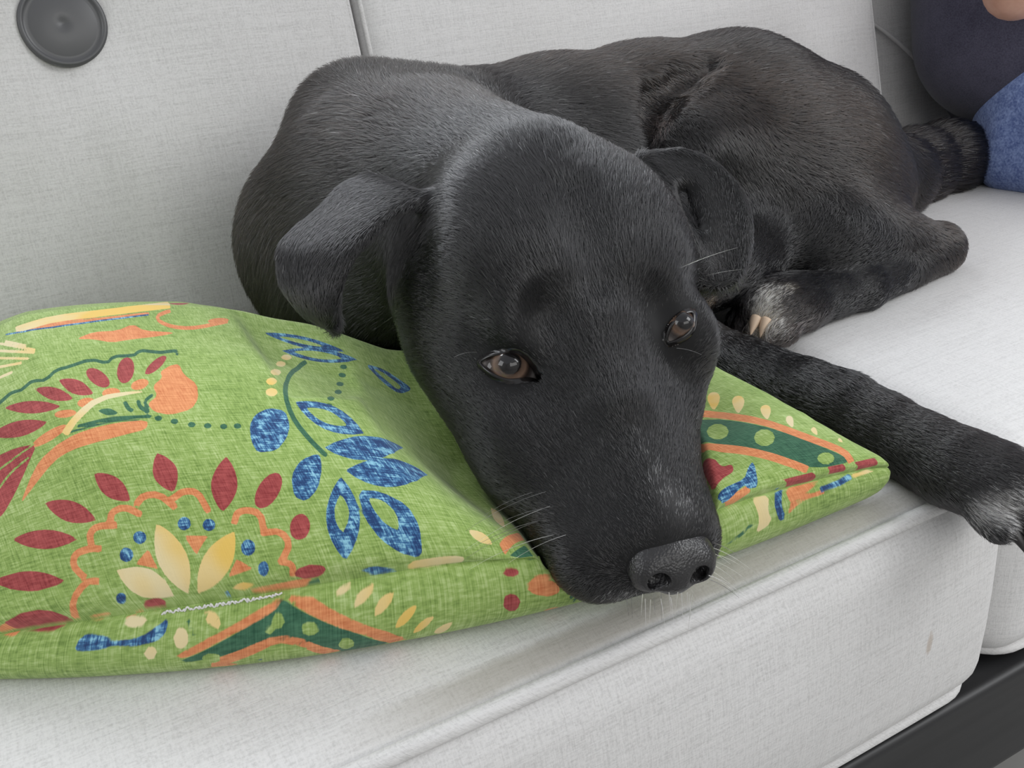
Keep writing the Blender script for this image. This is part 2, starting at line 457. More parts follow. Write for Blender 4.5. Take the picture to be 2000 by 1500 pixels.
VOX = 0.0016
DF = Field((.07, .22, -.02), (1.02, .82, .26), VOX)
PAW_D, PAW_P = np.array([.22, -.9755, 0]), np.array([.9755, .22, 0])
PAW_C = np.array([.400, .275, .014]); TOES = ((-.020, -.007), (-.008, .002), (.006, .002), (.019, -.005))
GROOVE = [(1255, 300, .700, .006), (1258, 240, .702, .008), (1278, 185, .712, .009), (1330, 150, .728, .007), (1385, 130, .748, .004)]
def build_dog(F):
    # --- trunk, curled along the sofa back
    sp = [(.235, .610, .112, .080), (.30, .640, .110, .088), (.38, .655, .108, .090), (.47, .665, .106, .090), (.56, .665, .104, .090), (.63, .655, .085, .080)]
    for (a, b) in zip(sp[:-1], sp[1:]): w_cone(F, a[:3], b[:3], a[3], b[3], .02)
    w_ell(F, (.215, .585, .085), (.085, .085, .10), .03)                # chest
    w_ell(F, (.235, .62, .165), (.055, .05, .04), .04)                  # withers / shoulder blade
    w_ell(F, (.41, .60, .055), (.16, .09, .055), .04)                   # belly on the seat
    w_cone(F, (.20, .56, .06), (.35, .53, .035), .055, .032, .03)         # brisket
    # --- neck
    w_cone(F, (.235, .60, .120), (.243, .47, .125), .082, .066, .03)
    w_cone(F, (.24, .56, .155), (.25, .46, .150), .045, .040, .03)
    w_ell(F, at(606, 480, .665), (.046, .046, .055), .03)
    w_ell(F, at(692, 245, .672), (.037, .037, .037), .03)
    # --- near hind leg: thigh, shank, hock, foot
    w_ell(F, (.575, .605, .085), (.125, .075, .072), .03, (1, -.0, -.40), (0, 1, .25)); w_cone(F, (.47, .65, .15), (.50, .70, .17), .02, .02, .02)
    w_cone(F, (.458, .585, .130), (.60, .62, .09), .033, .07, .012)
    w_cone(F, (.56, .545, .05), (.66, .525, .022), .045, .020, .02)
    w_cone(F, (.665, .525, .022), (.56, .505, .018), .0215, .0165, .006)
    w_cone(F, (.56, .505, .018), (.50, .51, .020), .0165, .022, .008)
    w_ell(F, (.480, .506, .023), (.038, .026, .023), .008, (1, .05, -.15), (0, 1, 0))
    for y in (-.020, -.007, .006, .017):
        w_ell(F, (.452+abs(y)*.4, .505+y, .015), (.018, .0075, .0125), .004)
    for a, b in zip(GROOVE[:-1], GROOVE[1:]): w_cone(F, at(*a[:3]), at(*b[:3]), a[3], b[3], .016, 's')   # flank fold in front of the thigh
    # --- tail
    tl = [(.70, .66, .055, .050), (.77, .675, .036, .037), (.82, .69, .034, .034), (.87, .695, .034, .033), (.93, .69, .032, .030)]
    for (a, b) in zip(tl[:-1], tl[1:]): w_cone(F, a[:3], b[:3], a[3], b[3], .015)
    # --- stretched foreleg over the seat edge
    fl = [(.33, .51, .050, .040), (.372, .462, .021, .024), (.379, .437, .0205, .0225), (.382, .412, .0205, .0215), (.3855, .387, .022, .021), (.391, .362, .022, .0205), (.394, .335, .020, .0185), (.396, .309, .018, .0178), (.397, .292, .017, .020)]
    for (a, b) in zip(fl[:-1], fl[1:]): w_cone(F, a[:3], b[:3], a[3], b[3], .012)
    w_ell(F, (.402, .276, .015), (.032, .027, .019), .010, PAW_D, PAW_P)
    for o, q in TOES:
        a = PAW_C+PAW_P*o*.8+PAW_D*(.010+q); b = PAW_C+PAW_P*o+PAW_D*(.027+q)-np.array([0, 0, .010])
        w_cone(F, a, b, .0098, .0086, .0022)
    # --- head
    h_ell(F, (-5.2, 0, -.4), (6.8, 5.3, 4.2), 2)                        # skull
    for s in (-1, 1):
        h_ell(F, (-5.2, s*2.9, .7), (4.6, 2.9, 2.8), 1.5)               # temple muscle
        h_cone(F, (-3.6, s*3.4, -3.0), (2.6, s*2.7 if s < 0 else 2.0, -3.6), 3.5, 2.5 if s < 0 else 2.2, 1.6)   # cheek
        h_cone(F, (2.0, s*2.3 if s < 0 else 1.9, -3.7), (7.4, s*1.25+.35 if s > 0 else -1.45, -4.1), 2.65 if s < 0 else 2.2, 2.1 if s < 0 else 1.95, 1.2)   # flews
        h_ell(F, (-.9, s*2.6, .75), (2.0, 1.6, 1.15), .9)               # brow
        h_ell(F, (1.5, s*2.15, 1.7), (1.7, 1.1, 1.05), 1.3, 's')          # hollow between the brow and the bridge
        h_ell(F, (.6, s*3.7, -2.2), (2.4, 1.2, 1.0), 1.0)               # cheek bone
    h_cone(F, (.0, 0, -1.4), (7.8, .35, -2.75), 2.7, 1.85, 1.6)             # muzzle
    h_cone(F, (-3.5, 0, -5.4), (6.2, 0, -6.0), 2.8, 1.3, 1.4)           # lower jaw
    h_cone(F, (-2, 0, .6), (3.5, 0, -.3), .9, .8, 1.2)                  # stop
    h_cone(F, (-4.5, 0, 4.35), (-.5, 0, 2.95), .35, .45, 1.6, 's')            # furrow between the brows
    w_ell(F, at(1338, 668, .478), (.016, .016, .022), .012)             # cheek bone behind the far eye
    w_ell(F, at(848, 560, .498), (.020, .022, .030), .015)              # ruff in front of the ear
    # --- ears: thin folded sheets
    for pts, rad, k in ((EAR_R, .0036, .006), (EAR_L, .0034, .008)):
        fn, lo, hi = f_pts(pts, rad); F.add(fn, lo, hi, k)
    w_cone(F, at(1343, 365, .5060), at(1357, 428, .5005), .0055, .0045, .006, 's')   # opening of the far ear
def ball_hit(c, R, px, py):
    o = np.array([0, 0, CAM_H]); d = at(px, py, 1.0)-o; d /= np.linalg.norm(d)
    m = o-c; b = m@d; q = b*b-(m@m-R*R)
    if q < 0:                                   # off the ball: nearest point pushed to the ball
        p = o-d*b; return c+(p-c)/np.linalg.norm(p-c)*R
    return o+d*(-b-math.sqrt(q))
def eye_cut(c, R, alm):
    L = catmull(alm+alm[:1], 40)[:-1]; cen = L.mean(0); out = []
    for f in (0, .2, .4, .6, .8, .95):
        for q in L:
            p = ball_hit(c, R, *(cen+(q-cen)*f)); n = (p-c)/np.linalg.norm(p-c)
            v = np.array([0, 0, CAM_H])-p; v /= np.linalg.norm(v)
            for t in (0, .0015, .003, .005, .007, .009): out.append(p+(n*.5+v*.5)*t)
    return np.array(out)
def march(F, px, py, t0=.33, t1=.7):
    t = np.arange(t0, t1, .0006); P = at(px, py, 0)+np.outer(t, at(px, py, 1)-at(px, py, 0)); d = F.sample(P)
    k = int(np.argmax(d < 0)); return P[k]
def sheet(ca, cb, bow, nu=60, nv=60):
    """points of a ruled sheet between two curves of (px, py, depth), bowed by 'bow' metres away from the viewer half way"""
    A, B = catmull(ca, nu), catmull(cb, nu)
    t = np.linspace(0, 1, nv); out = []
    for a, b in zip(A, B):
        pa, pb = at(*a), at(*b)
        for v in t:
            p = pa+(pb-pa)*v
            view = p-np.array([0, 0, CAM_H]); out.append(p+view/np.linalg.norm(view)*bow*4*v*(1-v))
    return np.array(out)
EAR_L = sheet([(724, 350, .497), (676, 370, .497), (626, 417, .494), (586, 450, .491), (558, 480, .488), (552, 510, .486), (560, 556, .484), (594, 602, .481), (645, 632, .478)],
              [(835, 388, .480), (790, 402, .472), (755, 420, .466), (720, 456, .460), (686, 494, .457), (665, 535, .457), (654, 570, .459), (650, 605, .464), (652, 636, .474)], -.006)
EAR_R = sheet([(1322, 300, .520), (1356, 308, .520), (1390, 326, .518), (1421, 354, .515), (1443, 385, .512), (1455, 420, .508), (1458, 460, .504), (1452, 500, .500), (1438, 533, .498), (1415, 554, .496), (1390, 556, .495)],
              [(1255, 310, .512), (1280, 330, .510), (1300, 355, .508), (1318, 385, .506), (1330, 412, .504), (1341, 440, .500), (1352, 470, .496), (1360, 500, .495), (1366, 525, .495), (1374, 545, .495), (1385, 555, .495)], .003)
# eyes: centre of the ball (px, py, depth), radius, almond of the opening in px
EYES = [(992, 720, .4588, .0155, [(938, 708), (955, 698), (975, 693), (1000, 691), (1020, 698), (1036, 714), (1046, 732), (1052, 744), (1036, 738), (1015, 739), (992, 740), (970, 733), (952, 722)]),
        (1320, 645, .4662, .0125, [(1352, 611), (1353, 625), (1347, 643), (1336, 655), (1320, 664), (1306, 667), (1305, 655), (1311, 640), (1322, 626), (1338, 614)])]

build_dog(DF)
D0 = Field.__new__(Field); D0.__dict__.update(DF.__dict__); D0.D = DF.D.copy()      # the closed head, before the eyes are opened
for px, py, dep, R0, alm in EYES:
    fn, lo, hi = f_pts(eye_cut(at(px, py, dep), R0, alm), .0014); DF.add(fn, lo, hi, .0016, 's')
V, Q = surface_nets(DF.D, DF.lo, VOX)
DOG = empty('dog', 'black dog with a white muzzle streak lying curled, chin resting on green pillow', 'dog', S((.40, .60, 0)))
def to_dog(V): return np.asarray(V)-np.array([.40, .60, 0])
def skin_of_dog():
    t = NT('dog_skin'); c = t.n('ShaderNodeAttribute', attribute_name='tint').outputs['Color']
    t.principled(i_Base_Color=c, i_Roughness=.6, i_Specular_IOR_Level=.25); return t.m
SKIN = skin_of_dog()
body = mesh_obj('body', to_dog(V), Q, SKIN, DOG)

# ------------------------------------------------------------------ eyes
def uv_ball(c, R, axis, n=64, m=60):
    """ball whose pole is 'axis'; returns verts, faces"""
    Rm = rot_from(axis, (0, 0, 1)); V, F = [], []
    for i in range(m+1):
        th = math.pi*i/m
        for j in range(n):
            ph = 2*math.pi*j/n
            V.append(c+R*(np.array([math.cos(th), math.sin(th)*math.cos(ph), math.sin(th)*math.sin(ph)])@Rm))
    for i in range(m):
        for j in range(n):
            F.append((i*n+j, i*n+(j+1) % n, (i+1)*n+(j+1) % n, (i+1)*n+j))
    return V, F
def eye_mat():
    t = NT('dog_eye')
    a = t.n('ShaderNodeAttribute', attribute_name='polar').outputs['Fac']
    nz = t.noise(t.n('ShaderNodeTexCoord').outputs['Object'], 900, 3, .6)
    r = t.math('MULTIPLY_ADD', t.math('SUBTRACT', nz, .5), .03, a)
    c = t.ramp(r, [(.0, (.004, .004, .005)), (.18, (.006, .005, .005)), (.21, (.085, .055, .04)), (.30, (.17, .112, .08)), (.355, (.06, .04, .03)), (.40, (.02, .014, .012)), (.47, (.05, .042, .04)), (.56, (.24, .22, .21))])
    b = t.principled(i_Base_Color=c, i_Roughness=.35, i_Specular_IOR_Level=.1)
    b.inputs['Coat Weight'].default_value = 1.0; b.inputs['Coat Roughness'].default_value = .02
    return t.m
EYE_M = eye_mat(); LID_M = simple_mat('eyelid_skin', (.010, .009, .009), .2, .5)
for (px, py, dep, R0, alm), gaze in zip(EYES, ((996, 710), (1336, 628))):
    c = at(px, py, dep)
    ax = ball_hit(c, R0, *gaze)-c; ax /= np.linalg.norm(ax)
    vv, ff = uv_ball(c, R0, ax)
    vv = np.array(vv); pol = np.arccos(np.clip((vv-c)@ax/R0, -1, 1))
    vv = c+(vv-c)*(1+(.0030/R0*np.clip(1-(pol/.62)**2, 0, 1)**2)[:, None])      # cornea
    pol = pol/1.6
    lp = catmull(alm+alm[:1], 60)[:-1]                                        # only the part behind the lids is kept
    qq = vv-np.array([0, 0, CAM_H]); zz_ = qq@AX[2]; pv = np.stack([1000+FPX*(qq@AX[0])/zz_, 750-FPX*(qq@AX[1])/zz_], 1)
    inn = (poly_sdf(pv, lp) > -7) & (pol < 1.2); ff = [f for f in ff if inn[list(f)].any()]
    e = mesh_obj('eyeball', to_dog(vv), ff, EYE_M, DOG)
    at_ = e.data.attributes.new('polar', 'FLOAT', 'POINT'); at_.data.foreach_set('value', pol.astype(np.float32))
    loop = catmull(alm+alm[:1], 72)[:-1]; cen = loop.mean(0)
    # lid: rim of the opening, rolled outwards and tucked into the fur
    rings = []
    for off, lift, w in ((-1.5, .0002, 0), (-.5, .0011, 0), (2.0, .0017, 0), (6, .0010, .55), (10, .0003, .9), (15, -.0009, 1)):
        d = loop-cen; nrm = np.linalg.norm(d, axis=1, keepdims=True)
        T = np.roll(loop, -1, 0)-np.roll(loop, 1, 0); Nn = np.c_[T[:, 1], -T[:, 0]]; Nn /= np.linalg.norm(Nn, axis=1, keepdims=True)
        if ((Nn*d).sum(1)).mean() < 0: Nn = -Nn
        row = []
        for q, n_ in zip(loop, Nn):
            p = ball_hit(c, R0+lift, *(q+n_*off))
            if w > 0:
                h = march(D0, *(q+n_*off)); h = h+D0.grad(h[None])[0]*lift; p = p*(1-w)+h*w
            r = np.linalg.norm(p-c)
            if r < R0+.0005 and off < 8: p = c+(p-c)/r*(R0+.0005)
            row.append(p)
        rings.append(row)
    rings = np.array(rings); k, n = rings.shape[:2]
    ff = [(i*n+j, i*n+(j+1) % n, (i+1)*n+(j+1) % n, (i+1)*n+j) for i in range(k-1) for j in range(n)]
    mesh_obj('eyelid', to_dog(rings.reshape(-1, 3)), ff, LID_M, DOG)

# ------------------------------------------------------------------ nose
NF = Field(hw((9.2, 0, -3))-np.array([.032, .03, .028]), hw((9.2, 0, -3))+np.array([.032, .03, .028]), .0007)
def build_nose(F):
    m = .45                                                             # the muzzle turns a little to the dog's left
    h_ell(F, (9.05, m, -2.5), (1.1, 1.42, 1.0), .3)
    for s in (-1, 1):
        h_ell(F, (9.3, s*1.0+m, -2.75), (.95, .78, .85), .45)           # wings
    h_ell(F, (9.75, m, -2.9), (.7, .75, .85), .4)
    for s in (-1, 1):
        h_ell(F, (10.25, s*.82+m, -2.55), (.75, .43, .36), .18, 's')    # nostrils
        h_cone(F, (10.0, s*.95+m, -2.85), (9.3, s*1.85+m, -3.0), .16, .12, .15, 's')   # slits
    h_cone(F, (10.8, m, -2.4), (10.2, m, -4.3), .10, .10, .15, 's')     # groove
build_nose(NF)
nv, nq = surface_nets(NF.D, NF.lo, NF.h)
def nose_mat():
    t = NT('dog_nose'); o = t.n('ShaderNodeTexCoord').outputs['Object']
    v = t.n('ShaderNodeTexVoronoi', i_Scale=900); t.link(o, v.inputs['Vector'])
    bp = t.n('ShaderNodeBump', i_Strength=.5, i_Distance=.0005, i_Height=v.outputs['Distance'], invert=True)
    t.principled(i_Base_Color=(.016, .0155, .0165, 1), i_Roughness=.34, i_Specular_IOR_Level=.6, i_Normal=bp.outputs[0]); return t.m
mesh_obj('nose', to_dog(nv), nq, nose_mat(), DOG)

# ------------------------------------------------------------------ pillow
PC = dict(fl=(-.082, .434), fr=(.362, .303), br=(.395, .60), bl=(-.105, .74))
def pil_outline(u, v):
    """Coons patch of the seam outline; u along the front edge, v towards the back"""
    fl, fr, br, bl = [np.array(PC[k]) for k in ('fl', 'fr', 'br', 'bl')]
    def edge(a, b, t, bow, off=(0, 0)):
        d = b-a; n = np.array([d[1], -d[0]])/np.linalg.norm(d)
        return a+d*t[..., None]+n*(bow*4*t*(1-t))[..., None]
    f = edge(fl, fr, u, .042); b = edge(bl, br, u, .005); l = edge(fl, bl, v, -.012); r = edge(fr, br, v, -.026)
    U, W = u[..., None], v[..., None]
    return (1-W)*f+W*b+(1-U)*l+U*r-((1-U)*(1-W)*fl+U*(1-W)*fr+(1-U)*W*bl+U*W*br)
def pil_grid(n, m):
    e = lambda k: .5-.5*np.cos(np.pi*np.linspace(0, 1, k)) if False else np.linspace(0, 1, k)
    # rows closer together at the rim
    def sp(k): t = np.linspace(-1, 1, k); return .5+.5*np.sign(t)*(1-(1-np.abs(t))**1.35)
    return np.meshgrid(sp(n), sp(m), indexing='ij')
def rim(u, v):
    a, b = 2*u-1, 2*v-1
    return np.maximum(1-a**2, 0), np.maximum(1-b**2, 0)
def seam_z(u, v): 
    ru, rv = rim(u, v)
    return .021+.024*np.maximum(ru*(v < .5), 0)**.7*(1-v)*(1-.45*np.exp(-((u-.66)/.12)**2))+.015*rv**.7
def pil_top(u, v):
    ru, rv = rim(u, v)
    dome = (ru**.5*rv**.55)*(.104-(.155-.055*np.clip((v-.35)/.25, 0, 1))*np.clip(u-.22, 0, .38)-.03*np.clip(u-.2, 0, .3)*np.clip(v-.3, 0, .4)/.4)
    return seam_z(u, v)+dome
def press(P, F, gap=.0015, zmin=.004, it=30):
    """let the dog press the cloth down"""
    P = P.copy()
    for _ in range(it):
        d = F.sample(P); m = (d < gap) & (P[..., 2] > zmin)
        if not m.any(): break
        P[..., 2] = np.where(m, np.maximum(P[..., 2]-np.maximum(gap-d, .0008), zmin), P[..., 2])
    return P
NU, NVV = 420, 330
U, Vv = pil_grid(NU, NVV)
XY = pil_outline(U, Vv)
ru, rv = rim(U, Vv); cen = XY.mean((0, 1))
out_ = XY-cen; out_ /= np.linalg.norm(out_, axis=-1, keepdims=True)+1e-9
XY = XY+out_*(.0058*(1-np.exp(-np.minimum(ru, rv)/.014))*np.exp(-np.minimum(ru, rv)/.35))[..., None]     # the upper panel rolls over the seam
top = np.concatenate([XY, pil_top(U, Vv)[..., None]], -1)
d_ = D0.sample(top); top[..., 2] -= np.minimum(.013*np.exp(-(np.maximum(d_, 0)/.032)**2)*np.clip((Vv-.02)/.15, 0, 1), np.maximum(top[..., 2]-seam_z(U, Vv), 0)*.8)     # the cloth dips towards the head
dent = .030*np.exp(-((U-.62)/.085)**2)*np.exp(-((Vv-.16)/.17)**2)                  # hollow under the muzzle
top[..., 2] -= np.minimum(dent, np.maximum(top[..., 2]-seam_z(U, Vv), 0)*.92)
top = press(top, D0)
# lightly smooth the pressed area
for _ in range(6):
    z = top[..., 2]; zs = z.copy()
    zs[1:-1, 1:-1] = (z[1:-1, 1:-1]*2+z[2:, 1:-1]+z[:-2, 1:-1]+z[1:-1, 2:]+z[1:-1, :-2])/6
    top[..., 2] = np.minimum(zs, z+.0004)
NB, MB = 260, 200
Ub, Vb = pil_grid(NB, MB)
XYb = pil_outline(Ub, Vb); ru, rv = rim(Ub, Vb)
cen = XYb.mean((0, 1))
fall = np.clip(np.minimum(ru, rv)/.16, 0, 1)
zb = seam_z(Ub, Vb)*(1-fall)**1.6+.0006
sz = press(np.concatenate([XYb, seam_z(Ub, Vb)[..., None]], -1), D0)[..., 2]
zb = np.minimum(zb, sz)
puff = np.sin(np.pi*np.clip(fall, 0, 1))*.008+.0035*(1-np.exp(-np.minimum(ru, rv)/.014))*np.exp(-np.minimum(ru, rv)/.2)                        # the under side bulges out below the seam
fr_ = (XYb-cen); fr_ /= np.linalg.norm(fr_, axis=-1, keepdims=True)+1e-9
XYb = XYb+fr_*puff[..., None]
bot = np.concatenate([XYb, zb[..., None]], -1)
def grid_faces(n, m, flip=False):
    idx = np.arange(n*m).reshape(n, m)
    q = np.stack([idx[:-1, :-1], idx[1:, :-1], idx[1:, 1:], idx[:-1, 1:]], -1).reshape(-1, 4)
    return q[:, ::-1].copy() if flip else q

